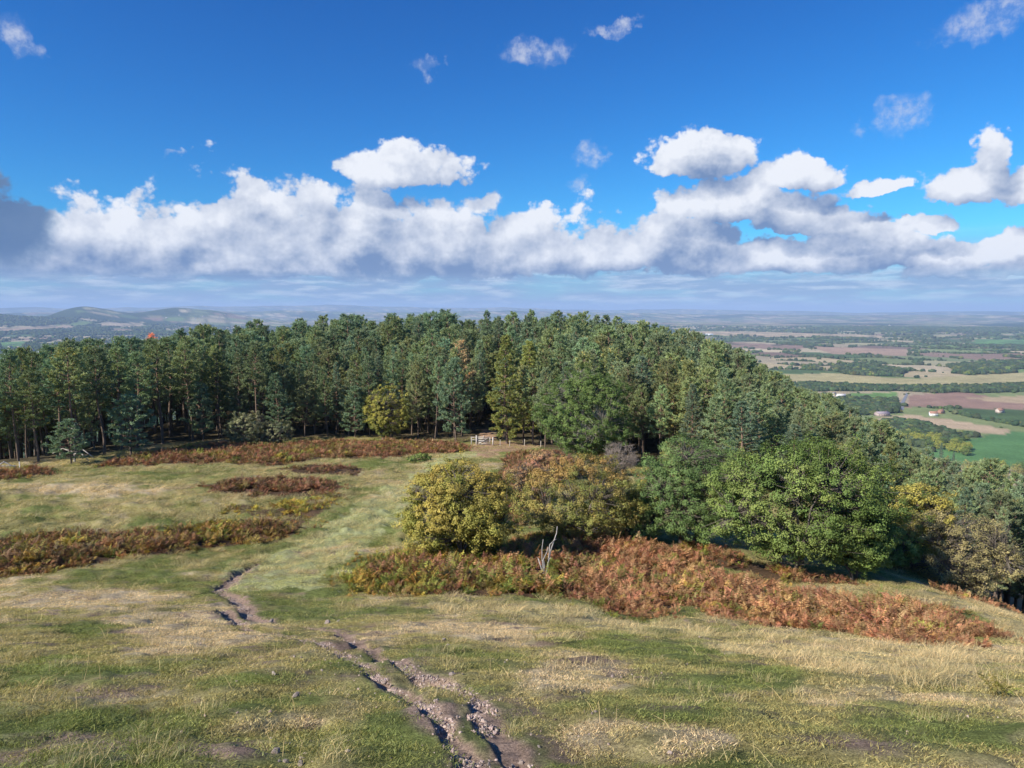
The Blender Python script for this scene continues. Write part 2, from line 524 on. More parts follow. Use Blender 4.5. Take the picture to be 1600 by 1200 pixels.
def rut_field(x, y):
    """depth (m) and closeness 0..1 of the worn ruts, near the camera only"""
    x = np.asarray(x, float); y = np.asarray(y, float)
    dep = np.zeros(x.shape); close = np.zeros(x.shape)
    m_ = (y > 3) & (y < 34) & (x > -12) & (x < 2)
    idx = np.nonzero(m_)[0]
    for (ln, s), w, d in LINES:
        for ch in np.array_split(idx, max(1, len(idx) // 4000)):
            if not len(ch): continue
            dx = x[ch][:, None] - ln[None, :, 0]; dy = y[ch][:, None] - ln[None, :, 1]
            q = dx * dx + dy * dy; k = np.argmin(q, 1)
            dist = np.sqrt(q[np.arange(len(ch)), k]); sgn = np.sign(dx[np.arange(len(ch)), k])
            ss = s[k]
            fk = np.maximum(0, y[ch] - 9)
            wv_ = w * (1 + 0.07 * fk) * (0.55 + 0.95 * fbm(ss, ss * 0, 0.9, 3, 17 + int(w * 100)))
            act = np.maximum(0.55, sstep(0.28, 0.46, fbm(ss, ss * 0 + 3, 1.6, 3, 23 + int(w * 100))))
            nz = fbm(x[ch], y[ch], 0.22, 3, 29)
            edge = np.where(sgn < 0, 0.72, 1.25)            # left bank steep, right bank worn back
            dn = dist / (wv_ * edge) + (nz - 0.5) * 0.7
            prof = 1 - sstep(np.where(sgn < 0, 0.75, 0.35), np.where(sgn < 0, 1.05, 1.3), dn)
            dep[ch] = np.maximum(dep[ch], prof * d * (1 + 0.10 * fk) * (0.6 + 0.4 * act) * (0.8 + 0.5 * nz))
            close[ch] = np.maximum(close[ch], (1 - sstep(0.6, 2.4, dist / (wv_ * np.where(sgn > 0, 1.3, 0.8)))) * (0.4 + 0.6 * act))
    return dep, close

# ------------------------------------------------------------------ ground cover zones (outlines from the photograph, laid on the ground)
def zp(*pts): return ground_poly(pts)
BR_LEFT = zp((-60, 862), (0, 850), (150, 838), (250, 832), (330, 822), (440, 815), (472, 826), (455, 838), (330, 853), (250, 869), (200, 872), (120, 887), (60, 896), (-60, 908))
BR_MID = zp((318, 760), (400, 750), (500, 752), (540, 760), (520, 774), (420, 779), (340, 772))
BR_YEL = zp((350, 796), (440, 786), (505, 776), (535, 768), (520, 795), (470, 818), (430, 812))
BR_TOP = zp((140, 731), (200, 714), (330, 693), (420, 697), (500, 689), (600, 690), (690, 692), (732, 696), (734, 706), (680, 710), (600, 716), (500, 718), (430, 728), (330, 724), (200, 730))
BR_TL = zp((-60, 742), (80, 733), (85, 741), (-60, 760))
BR_STRIP = zp((430, 733), (500, 728), (570, 733), (560, 742), (480, 744))
BR_MAIN = zp((543, 905), (560, 892), (610, 872), (660, 860), (760, 858), (820, 842), (930, 838), (1020, 846), (1080, 870), (1150, 902), (1210, 918), (1290, 940), (1400, 950), (1490, 962), (1548, 982), (1530, 1003), (1440, 1012), (1330, 1000), (1250, 988), (1120, 968), (1060, 952), (1010, 966), (950, 962), (905, 942), (830, 936), (740, 930), (660, 932), (575, 926))
BR_EDGE = zp((1020, 846), (1110, 858), (1200, 886), (1340, 908), (1340, 916), (1200, 905), (1090, 872))
BR_RE = zp((1480, 925), (1660, 935), (1660, 965), (1560, 950), (1500, 940))
BR_GAP = zp((790, 712), (860, 706), (880, 730), (860, 800), (800, 830), (770, 770))
BRS = [(BR_LEFT, 'dark', 0.82, 7.0), (BR_MID, 'brown', 0.72, 5.0), (BR_YEL, 'yellow', 0.55, 5.0), (BR_TOP, 'red', 0.75, 2.6), (BR_TL, 'red', 0.7, 3.0),
       (BR_STRIP, 'brown', 0.55, 2.5), (BR_MAIN, 'mix', 0.80, 7.0), (BR_EDGE, 'red', 0.75, 4.0), (BR_RE, 'mix', 0.9, 4.0), (BR_GAP, 'red', 0.9, 3.0)]
TRODDEN = zp((300, 900), (420, 870), (560, 790), (610, 760), (690, 712), (735, 706), (770, 706), (735, 716), (660, 750), (600, 830), (545, 880), (480, 930), (380, 930))
GATE_EARTH = zp((742, 712), (735, 700), (745, 690), (752, 672), (776, 672), (778, 690), (850, 694), (840, 700), (780, 708), (760, 718))
LONGDRY = zp((600, 945), (900, 950), (1010, 975), (1250, 1000), (1440, 1020), (1640, 1010), (1640, 1100), (1480, 1085), (1250, 1040), (1000, 1000), (800, 970))
LONGDRY2 = zp((1200, 918), (1340, 916), (1500, 940), (1640, 960), (1640, 1020), (1545, 1000), (1560, 975), (1490, 955), (1380, 945))
# green / dry / soil patches: pixel centre, radii, kind
PATCH = [(480, 945, 110, 40, 'g'), (1000, 1010, 130, 22, 'g'), (1180, 1060, 140, 25, 'g'), (1480, 1130, 170, 45, 'g'), (70, 1045, 130, 30, 'g'), (130, 985, 60, 14, 'g'),
         (230, 900, 200, 18, 'g'), (620, 1110, 70, 40, 'g'), (700, 1010, 90, 30, 'g'), (840, 1160, 40, 20, 'g'), (600, 725, 70, 12, 'g'), (480, 800, 60, 14, 'g'), (880, 965, 120, 16, 'g'),
         (560, 830, 60, 40, 'g'), (1080, 1110, 70, 20, 'g'), (380, 1060, 110, 14, 'g'),
         (140, 935, 160, 16, 'd'), (300, 985, 120, 45, 'd'), (560, 860, 80, 14, 'd'), (610, 775, 40, 16, 'd'), (900, 1060, 130, 45, 'd'), (760, 985, 120, 25, 'd'), (420, 1130, 170, 40, 'd'), (1000, 1160, 180, 40, 'd'),
         (330, 900, 40, 8, 'd'), (140, 765, 140, 12, 'd'),
         (1000, 1055, 70, 14, 's'), (900, 1030, 100, 8, 's'), (1310, 1165, 150, 30, 's'), (1060, 1100, 70, 12, 's'), (560, 1010, 60, 14, 's'), (730, 1060, 60, 22, 's'), (800, 1180, 40, 26, 's'), (330, 1170, 130, 25, 's'),
         (130, 1160, 130, 22, 's'), (680, 1120, 50, 30, 's')]

GREEN = np.array([0.155, 0.180, 0.055]); OLIVE = np.array([0.290, 0.255, 0.105])
DRY = np.array([0.455, 0.365, 0.225]); SOIL = np.array([0.175, 0.125, 0.09]); REDSOIL = np.array([0.315, 0.225, 0.170])

def cover(x, y, z, rutc=None):
    """colour of the turf (N,3) and how much grass grows there"""
    px, py = proj(x, y, z)
    n1 = fbm(x, y * 1.0, 3.6, 4, 1); n2 = fbm(x, y, 0.9, 4, 2); n3 = fbm(x, y, 9.0, 3, 3)
    w1 = (fbm(x, y, 1.3, 4, 8) - 0.5); w2 = (fbm(x, y, 1.3, 4, 9) - 0.5)
    g = 0.55 * (n1 - 0.5) + 0.6 * (n2 - 0.5) + 0.35 * (n3 - 0.5)
    soil = np.zeros_like(g)
    for (cx, cy_, rx, ry, k) in PATCH:
        e = np.sqrt(((px - cx) / rx) ** 2 + ((py - cy_) / ry) ** 2) + 1.1 * w1 + 0.5 * w2
        wgt = (1 - sstep(0.45, 1.15, e)) * ((y > 2) & (y < 130))
        if k == 'g': g = g + 0.27 * wgt
        elif k == 'd': g = g - 0.36 * wgt
        else: soil = np.maximum(soil, wgt)
    far = sstep(14, 40, y)
    g = g + 0.07 * far + 0.03 * far
    tro = inside(TRODDEN, x + w1 * 3, y + w2 * 5)
    g = np.where(tro, g * 0.7 - 0.05 + 0.3 * (fbm(x * 0.5, y * 1.6, 2.2, 3, 31) - 0.5), g)
    trom = (0.85 * tro * sstep(0.22, 0.5, n2))[:, None]
    if rutc is not None: g = g + 0.24 * rutc
    g = g - 0.015
    tg = sstep(0.00, 0.26, g)[:, None]; td = sstep(0.00, -0.22, g)[:, None]
    col = OLIVE * (1 - tg) + GREEN * tg
    col = col * (1 - td) + DRY * td
    col = col * (1 - trom) + np.array([0.375, 0.385, 0.185]) * trom
    spk = sstep(0.58, 0.75, fbm(x, y, 0.5, 4, 12)) * (1 - sstep(20, 45, y)) * (1 - 0.6 * tg[:, 0])
    soil = np.clip(np.maximum(soil * sstep(0.38, 0.60, n2), spk * 0.85), 0, 1)
    ge = inside(GATE_EARTH, x + w1 * 1.5, y + w2 * 2)
    soil = np.where(ge, 0.9, soil)
    dry2 = inside(LONGDRY, x + w1 * 3, y + w2 * 3) | inside(LONGDRY2, x, y)
    mixd = (0.62 * dry2 * sstep(0.40, 0.60, n1))[:, None]
    col = col * (1 - mixd) + np.array([0.46, 0.375, 0.21]) * mixd
    sc_ = np.where(ge[:, None], np.array([0.36, 0.225, 0.15]), SOIL + (REDSOIL - SOIL) * n3[:, None])
    gcol = col * (1 - soil[:, None]) + sc_ * soil[:, None]
    return col, gcol, 1 - 0.6 * soil, dry2

# ------------------------------------------------------------------ fields of the plain
FROT = 0.35
def field_cells(x, y, size=270.0):
    u = (x * math.cos(FROT) + y * math.sin(FROT)) / size; v = (-x * math.sin(FROT) + y * math.cos(FROT)) / (size * 1.35)
    u = u + 0.5 * (fbm(x, y, 1500, 2, 51) - 0.5); v = v + 0.5 * (fbm(x, y, 1500, 2, 52) - 0.5)
    iu, iv = np.floor(u), np.floor(v)
    d1 = np.full(u.shape, 9e9); d2 = np.full(u.shape, 9e9); cid = np.zeros(u.shape)
    for a in (-1, 0, 1):
        for b_ in (-1, 0, 1):
            cx_, cy_ = iu + a, iv + b_
            fx = cx_ + 0.15 + 0.7 * _hash(cx_, cy_, 3); fy = cy_ + 0.15 + 0.7 * _hash(cx_, cy_, 4)
            d = np.maximum(np.abs(u - fx), np.abs(v - fy)) * 0.65 + np.hypot(u - fx, v - fy) * 0.35
            hid = _hash(cx_, cy_, 5)
            nearer = d < d1
            d2 = np.where(nearer, d1, np.minimum(d2, d)); cid = np.where(nearer, hid, cid); d1 = np.where(nearer, d, d1)
    return cid, (d2 - d1) * size

FPAL = np.array([[0.155, 0.190, 0.085], [0.185, 0.215, 0.10], [0.44, 0.36, 0.23], [0.40, 0.33, 0.21], [0.42, 0.34, 0.20], [0.46, 0.385, 0.245], [0.235, 0.16, 0.115], [0.30, 0.215, 0.15], [0.20, 0.235, 0.095], [0.34, 0.31, 0.17], [0.085, 0.135, 0.05], [0.15, 0.215, 0.07]])
# fields one can recognise: outline in the photograph, colour
KFIELD = [([(1500, 690), (1560, 676), (1640, 672), (1640, 735), (1510, 728), (1440, 712)], (0.100, 0.205, 0.070)),
          ([(1225, 585), (1300, 583), (1420, 592), (1640, 580), (1640, 598), (1480, 604), (1400, 604), (1300, 600), (1215, 602)], (0.40, 0.345, 0.17)),
          ([(1418, 618), (1500, 612), (1640, 634), (1640, 640), (1480, 638), (1415, 636)], (0.30, 0.19, 0.14)),
          ([(1505, 622), (1640, 617), (1640, 632), (1560, 628)], (0.44, 0.33, 0.20)),
          ([(1350, 655), (1420, 648), (1480, 655), (1580, 672), (1570, 680), (1480, 668), (1400, 660), (1350, 668)], (0.46, 0.345, 0.22)),
          ([(1320, 615), (1405, 613), (1402, 624), (1325, 622)], (0.15, 0.26, 0.075)),
          ([(1060, 517), (1200, 519), (1380, 524), (1378, 530), (1200, 526), (1060, 523)], (0.50, 0.38, 0.24)),
          ([(1265, 541), (1420, 546), (1418, 557), (1300, 553)], (0.38, 0.26, 0.18)),
          ([(1130, 534), (1260, 540), (1250, 548), (1120, 541)], (0.27, 0.18, 0.13)),
          ([(1520, 530), (1640, 531), (1640, 540), (1520, 538)], (0.14, 0.27, 0.09)),
          ([(0, 535), (38, 533), (36, 545), (0, 546)], (0.13, 0.24, 0.08)),
          ([(155, 505), (225, 503), (222, 512), (160, 511)], (0.46, 0.36, 0.23)),
          ([(0, 512), (110, 508), (118, 514), (0, 520)], (0.38, 0.28, 0.19))]
KPOLY = [(ground_poly(p), np.array(c_)) for p, c_ in KFIELD]
WOODS = [ground_poly(p) for p in ([(1330, 664), (1420, 656), (1520, 690), (1520, 704), (1450, 700), (1370, 690)], [(0, 489), (118, 484), (120, 503), (60, 510), (0, 508)],
         [(1220, 606), (1260, 600), (1400, 606), (1500, 606), (1640, 600), (1640, 611), (1500, 615), (1400, 611), (1300, 611), (1240, 612)],
         [(1300, 575), (1350, 570), (1420, 580), (1400, 588), (1320, 586)], [(1480, 572), (1640, 560), (1640, 574), (1500, 584)], [(1230, 620), (1310, 625), (1400, 626), (1402, 645), (1330, 650), (1240, 640)])]

def wood_mask(x, y, cid):
    m_ = fbm(x, y, 1500, 3, 77) > 0.635
    m_ |= cid < 0.035
    for p in WOODS: m_ |= inside(p, x, y)
    for p, _ in KPOLY: m_ &= ~inside(p, x, y)
    r = np.hypot(x, y); a = np.degrees(np.arctan2(x, y))
    m_ |= (a < -24) & (far_z(x, y) > PLAIN + 115) & (r > 8000) & (r < 15000) & (fbm(x, y, 900, 3, 19) > 0.36)
    return m_

def plain_colour(x, y):
    cid, edge = field_cells(x, y)
    k = (cid * 997.3 % 1.0 * len(FPAL)).astype(int) % len(FPAL)
    col = FPAL[k] * (0.85 + 0.3 * _hash(np.floor(cid * 1e5), np.zeros_like(cid), 9))[:, None]
    for p, c_ in KPOLY: col[inside(p, x, y)] = c_
    col = col * (0.86 + 0.28 * fbm(x, y, 120, 3, 33))[:, None]
    wd = wood_mask(x, y, cid)
    col[wd] = np.array([0.040, 0.062, 0.030])
    r = np.hypot(x, y)
    hedge = (edge < 16 + 0.004 * r) & (r > 4500)
    col[hedge] = col[hedge] * 0.4 + np.array([0.05, 0.07, 0.035]) * 0.6
    return col, wd, edge

# ------------------------------------------------------------------ ground sheet
def build_ground():
    dense = np.arange(-46.0, 46.01, 0.23)
    rest = np.arange(51.0, 309.0, 4.0)
    th_ = np.radians(np.concatenate([dense, rest]))
    rr = [0.4]
    while rr[-1] < 70000:
        r = rr[-1]
        rr.append(r * (1.12 if r < 3 else 1.0083 if r < 260 else 1.017))
    rr = np.array(rr)
    nr, nt = len(rr), len(th_)
    X = (rr[:, None] * np.sin(th_)[None, :]).ravel(); Y = (rr[:, None] * np.cos(th_)[None, :]).ravel()
    Z = coarse_z(X, Y)
    r = np.hypot(X, Y)
    near = r < 320
    dep = np.zeros(len(X)); clo = np.zeros(len(X))
    sel = np.nonzero(r < 38)[0]
    d_, c_ = rut_field(X[sel], Y[sel]); dep[sel] = d_; clo[sel] = c_
    i = np.nonzero(near)[0]
    Z[i] += bumps(X[i], Y[i])
    Z -= dep
    Z[sel] += clo[sel] * ((fbm(X[sel], Y[sel], 0.16, 3, 38) - 0.5) * 0.07)
    colr = np.zeros((len(X), 3))
    _, gc, _, _ = cover(X[i], Y[i], Z[i], clo[i]); colr[i] = gc
    rut = np.clip(dep / 0.05 + np.maximum(0, clo - 0.30) * 1.5 * fbm(X, Y, 0.5, 3, 37), 0, 1)[:, None]
    colr = colr * (1 - rut) + REDSOIL * rut
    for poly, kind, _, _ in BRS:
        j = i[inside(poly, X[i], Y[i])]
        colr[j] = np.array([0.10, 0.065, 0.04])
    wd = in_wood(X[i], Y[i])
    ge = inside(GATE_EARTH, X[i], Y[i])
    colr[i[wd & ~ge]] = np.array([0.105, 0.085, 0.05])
    jf = np.nonzero(~near)[0]
    pc, _, _ = plain_colour(X[jf], Y[jf])
    hs = sstep(PLAIN + 10, PLAIN + 50, Z[jf])[:, None] * (r[jf] < 1500)[:, None]
    colr[jf] = pc * (1 - hs) + np.array([0.10, 0.11, 0.05]) * hs
    V = np.stack([X, Y, Z], 1)
    a = (np.arange(nr - 1)[:, None] * nt + np.arange(nt)[None, :]).ravel()
    b_ = (np.arange(nr - 1)[:, None] * nt + (np.arange(nt)[None, :] + 1) % nt).ravel()
    F = np.stack([a, b_, b_ + nt, a + nt], 1)[:, ::-1]
    m_, b = new_mat('hill turf and fields')
    at = b.n('ShaderNodeAttribute'); at.attribute_name = 'col'
    geo = b.n('ShaderNodeNewGeometry')
    n1 = b.noise(geo.outputs['Position'], 7.0, 6, 0.65); n2 = b.noise(geo.outputs['Position'], 0.35, 4, 0.6)
    n3 = b.noise(geo.outputs['Position'], 0.02, 5, 0.65)
    k = b.m('MULTIPLY', b.ramp(n1, 0.25, 0.75, 0.68, 1.32), b.ramp(n2, 0.3, 0.7, 0.85, 1.15))
    k = b.m('MULTIPLY', k, b.ramp(n3, 0.3, 0.7, 0.86, 1.14))
    n4 = b.noise(geo.outputs['Position'], 48.0, 6, 0.7)
    k = b.m('MULTIPLY', k, b.ramp(n4, 0.30, 0.70, 0.50, 1.5))
    cc = b.v('SCALE', at.outputs['Color']); b.put(cc.node.inputs['Scale'], k)
    p = b.n('ShaderNodeBsdfPrincipled'); b.put(p.inputs['Base Color'], cc)
    p.inputs['Roughness'].default_value = 0.95; p.inputs['Specular IOR Level'].default_value = 0.05
    bp = b.n('ShaderNodeBump'); bp.inputs['Strength'].default_value = 0.8; bp.inputs['Distance'].default_value = 0.04
    b.put(bp.inputs['Height'], b.noise(geo.outputs['Position'], 22.0, 7, 0.75)); b.t.links.new(bp.outputs[0], p.inputs['Normal'])
    out = b.n('ShaderNodeOutputMaterial'); b.t.links.new(p.outputs[0], out.inputs[0])
    me = mk_mesh('ground', V, F, colr, [m_], smooth=True)
    o = link('ground', me, None, kind='structure', label='grassy hilltop falling to a patchwork plain of fields')
    return o

def bumps(x, y):
    y = np.asarray(y, float); r = np.hypot(x, y)
    f = 1 - sstep(120, 300, r)
    tus = sstep(0.42, 0.70, fbm(x, y, 0.75, 2, 105))
    rough = sstep(30, 42, y) * (np.asarray(x) < -6) * (1 - sstep(85, 100, y))
    z = (fbm(x, y, 3.2, 3, 101) - 0.5) * (0.12 + 0.22 * sstep(14, 26, y)) + (fbm(x, y, 0.9, 3, 102) - 0.5) * 0.19 + tus * 0.08
    z = z + rough * ((fbm(x, y, 2.1, 3, 103) - 0.5) * 0.32 + (fbm(x, y * 0.7, 0.8, 3, 104) - 0.5) * 0.42)
    z = z * f * (0.25 + 0.75 * sstep(2.0, 5.0, r))
    for (hx, hy, hr_, hd) in HOLLOWS:                        # small hollows in the turf
        q = ((x - hx) ** 2 + ((y - hy) * 1.3) ** 2) / hr_ ** 2
        z = z - hd * np.exp(-q * q) + 0.2 * hd * np.exp(-((np.sqrt(q) - 1.5) / 0.5) ** 2)
    return z

def ground_z(x, y):
    x = np.atleast_1d(np.asarray(x, float)); y = np.atleast_1d(np.asarray(y, float))
    z = coarse_z(x, y); r = np.hypot(x, y)
    z = z + np.where(r < 320, bumps(x, y), 0)
    n = r < 38
    if n.any():
        d_, _ = rut_field(x[n], y[n]); z[n] -= d_
    return z

# the wood: front edge along the ground, from the photograph
EDGE_PX = [(-260, 742), (-60, 733), (0, 726), (70, 722), (150, 712), (240, 694), (330, 688), (420, 692), (480, 686), (560, 683), (650, 687), (735, 690)]
EDGE = np.array([hit(a, b)[:2] for a, b in EDGE_PX])
def wood_front(x):
    yl = np.interp(x, EDGE[:, 0], EDGE[:, 1])
    yr = np.interp(x, [EDGE[-1, 0], 0, 4, 10, 16, 22, 26, 34, 48, 80], [102, 100, 92, 84, 78, 64, 58, 54, 48, 44])
    return np.where(x < EDGE[-1, 0], yl, yr)
def in_wood(x, y):
    return (y > wood_front(x)) & (y < 230)

HOLLOWS = [(*hit(a_, b_)[:2], r_, d_) for a_, b_, r_, d_ in ((112, 994, 0.42, 0.13), (400, 1172, 0.16, 0.07), (425, 1085, 0.14, 0.05), (975, 1062, 0.22, 0.05), (205, 1110, 0.2, 0.05), (1040, 1148, 0.15, 0.05), (330, 1195, 0.12, 0.05))]
ground = build_ground()

# ------------------------------------------------------------------ scattering with geometry nodes (only for what nobody could count)
def scatter(name, label, pts, rot, scl, tint, protos, idx, kind='stuff', cat=None):
    me = bpy.data.meshes.new(name)
    n = len(pts)
    me.vertices.add(n); me.vertices.foreach_set('co', np.asarray(pts, np.float32).ravel())
    def attr(nm, typ, key, arr):
        a = me.attributes.new(nm, typ, 'POINT'); a.data.foreach_set(key, np.ascontiguousarray(arr).ravel())
    attr('rot', 'FLOAT_VECTOR', 'vector', np.asarray(rot, np.float32))
    attr('scl', 'FLOAT_VECTOR', 'vector', np.asarray(scl, np.float32))
    t4 = np.ones((n, 4), np.float32); t4[:, :3] = tint
    attr('tint', 'FLOAT_COLOR', 'color', t4)
    attr('idx', 'INT', 'value', np.asarray(idx, np.int32))
    pc = bpy.data.collections.new(name + '_pieces')
    for i, pm in enumerate(protos):
        pc.objects.link(bpy.data.objects.new('%s_piece_%02d' % (name, i), pm))
    g = bpy.data.node_groups.new(name + '_scatter', 'GeometryNodeTree')
    g.interface.new_socket('Geometry', in_out='INPUT', socket_type='NodeSocketGeometry')
    g.interface.new_socket('Geometry', in_out='OUTPUT', socket_type='NodeSocketGeometry')
    N = g.nodes; L = g.links
    gi = N.new('NodeGroupInput'); go = N.new('NodeGroupOutput')
    ci = N.new('GeometryNodeCollectionInfo'); ci.inputs[0].default_value = pc
    ci.inputs['Separate Children'].default_value = True; ci.inputs['Reset Children'].default_value = True
    ip = N.new('GeometryNodeInstanceOnPoints'); ip.inputs['Pick Instance'].default_value = True
    def na(nm, typ):
        q = N.new('GeometryNodeInputNamedAttribute'); q.data_type = typ; q.inputs[0].default_value = nm
        return q.outputs['Attribute']
    L.new(gi.outputs[0], ip.inputs['Points']); L.new(ci.outputs[0], ip.inputs['Instance'])
    L.new(na('idx', 'INT'), ip.inputs['Instance Index'])
    e2r = N.new('FunctionNodeEulerToRotation'); L.new(na('rot', 'FLOAT_VECTOR'), e2r.inputs[0]); L.new(e2r.outputs[0], ip.inputs['Rotation'])
    L.new(na('scl', 'FLOAT_VECTOR'), ip.inputs['Scale'])
    L.new(ip.outputs[0], go.inputs[0])
    o = link(name, me, None, kind=kind, label=label)
    if cat: o['category'] = cat
    md = o.modifiers.new('scatter', 'NODES'); md.node_group = g
    return o

def slope_rot(x, y, yaw, k=1.0):
    e = 0.3
    zx = k * (coarse_z(x + e, y) - coarse_z(x - e, y)) / (2 * e); zy = k * (coarse_z(x, y + e) - coarse_z(x, y - e)) / (2 * e)
    n = unit(np.stack([-zx, -zy, np.ones_like(zx)], 1))
    c, s = np.cos(yaw), np.sin(yaw)
    nx = n[:, 0] * c + n[:, 1] * s; ny = -n[:, 0] * s + n[:, 1] * c
    return np.stack([-np.arcsin(ny), np.arctan2(nx, n[:, 2]), yaw], 1)

# ------------------------------------------------------------------ trees
def pine_meshes(name, seed, H, cb, spread, needle=(0.078, 0.115, 0.066), droop=0.0, dense=1.0, thin=False, bare=False, shape=0.62):
    """Scots pine: bare trunk with snags, foliage in pads at the branch ends. Returns trunk mesh, crown mesh."""
    rg = np.random.default_rng(seed)
    tb = MB()
    zz = np.linspace(-0.5, H * 0.97, 12)
    bx = (fbm(zz, zz * 0, H * 0.5, 2, seed) - 0.5) * H * 0.055; by = (fbm(zz, zz * 0 + 9, H * 0.5, 2, seed + 1) - 0.5) * H * 0.055
    bx -= bx[0]; by -= by[0]
    tp = np.stack([bx, by, zz], 1)
    r0 = 0.0125 * H
    rad = r0 * (1 - (zz + 0.5) / (H * 1.02)) ** 0.75 + 0.015
    n0 = tb.n
    tb.tube(tp, rad, (0.17, 0.125, 0.095), 7)
    tc_ = tb.C[-1]; hz = tb.V[-1][:, 2] / H                      # the upper stem of a Scots pine is orange
    w = sstep(0.30, 0.62, hz)[:, None]
    tb.C[-1] = tc_ * (1 - w) + np.array([0.27, 0.175, 0.12]) * w
    def at_z(z): return np.array([np.interp(z, zz, bx), np.interp(z, zz, by), z])
    for _ in range(int(5 + 5 * rg.random())):                    # dead snags under the crown
        z = H * rg.uniform(min(0.22, cb), cb + 0.12); a = rg.uniform(0, 6.283); L = rg.uniform(0.4, 1.7)
        d = np.array([math.cos(a), math.sin(a), rg.uniform(-0.15, 0.35)])
        p0 = at_z(z); tb.tube([p0, p0 + d * L * 0.5, p0 + d * L + np.array([0, 0, -0.1 * L])], [0.035, 0.022, 0.008], (0.20, 0.17, 0.145), 4)
    tips, dirs, wts = [], [], []
    nb = int((40 + H * 1.3) * dense)
    for i in range(nb):
        t = (i + rg.random()) / nb
        z = H * (cb + (0.985 - cb) * t ** 0.92)
        prof = (1 - t) ** shape * (0.5 + 0.5 * min(1, t * 3.5)) + 0.05
        L = spread * prof * rg.uniform(0.6, 1.2)
        a = i * 2.399 + rg.uniform(-0.5, 0.5)
        elv = R(8 + 46 * t ** 1.5 + rg.uniform(-14, 14)) - droop
        d = np.array([math.cos(a) * math.cos(elv), math.sin(a) * math.cos(elv), math.sin(elv)])
        p0 = at_z(min(z, H * 0.96)); ss = np.linspace(0, 1, 5)
        bend = (0.16 - 0.5 * droop) * L
        pts = p0 + d * (ss * L)[:, None] + np.array([0, 0, 1.0]) * (bend * ss ** 2)[:, None] + rg.normal(size=(5, 3)) * 0.05 * L * ss[:, None]
        tb.tube(pts, 0.012 + (0.010 + 0.013 * L) * (1 - ss), (0.21, 0.14, 0.10), 4, cap=False)
        nt = int(3 + L * 3.6)
        for k in range(nt):
            s_ = rg.uniform(0.30, 1.0) ** 0.8
            q = np.array([np.interp(s_, ss, pts[:, j]) for j in range(3)])
            sa = a + rg.choice([-1, 1]) * rg.uniform(0.35, 1.25)
            tl = (0.22 + 0.30 * L * (1.15 - s_)) * rg.uniform(0.7, 1.3)
            td = np.array([math.cos(sa), math.sin(sa), rg.uniform(-0.02, 0.5) - droop * 1.6])
            td /= np.linalg.norm(td)
            m_ = max(2, int(tl / 0.17))
            for u in np.linspace(0.35, 1.0, m_):
                tips.append(q + td * tl * u); dirs.append(td); wts.append(t)
    tips = np.array(tips); dirs = np.array(dirs)
    K = 9 if not thin else 10 if droop else 7
    n = len(tips)
    cen = np.repeat(tips, K, 0) + rg.normal(size=(n * K, 3)) * 0.05
    ax = np.repeat(unit(dirs + np.array([0, 0, 0.55 - droop * 2.2])), K, 0)
    dv = unit(ax + unit(rg.normal(size=(n * K, 3))) * 1.0)
    ln = rg.uniform(0.20, 0.36, n * K)[:, None]
    wd = rg.uniform(0.030, 0.055, n * K)[:, None]
    sd = unit(np.cross(dv, unit(rg.normal(size=(n * K, 3)))))
    V = np.stack([cen - sd * wd, cen + sd * wd, cen + dv * ln], 1).reshape(-1, 3)
    F = np.arange(n * K * 3).reshape(-1, 3)
    shade = np.repeat(rg.uniform(0.75, 1.25, n), K)                      # older and younger shoots
    clump = 0.82 + 0.36 * fbm(tips[:, 0] + tips[:, 2], tips[:, 1] - tips[:, 2], 0.9, 2, seed + 4)
    shade = shade * np.repeat(clump, K)
    colr = np.asarray(needle)[None, :] * np.array([2.90, 2.64, 2.38]) * shade[:, None]
    yel = np.repeat(rg.random(n) < 0.06, K)
    colr[yel] = colr[yel] * np.array([1.5, 1.1, 0.8])
    crown = mk_mesh(name + ' crown', V, F, np.repeat(colr, 3, 0), [M_NEEDLE])
    return tb.mesh(name + ' trunk', M_BARK, True), crown

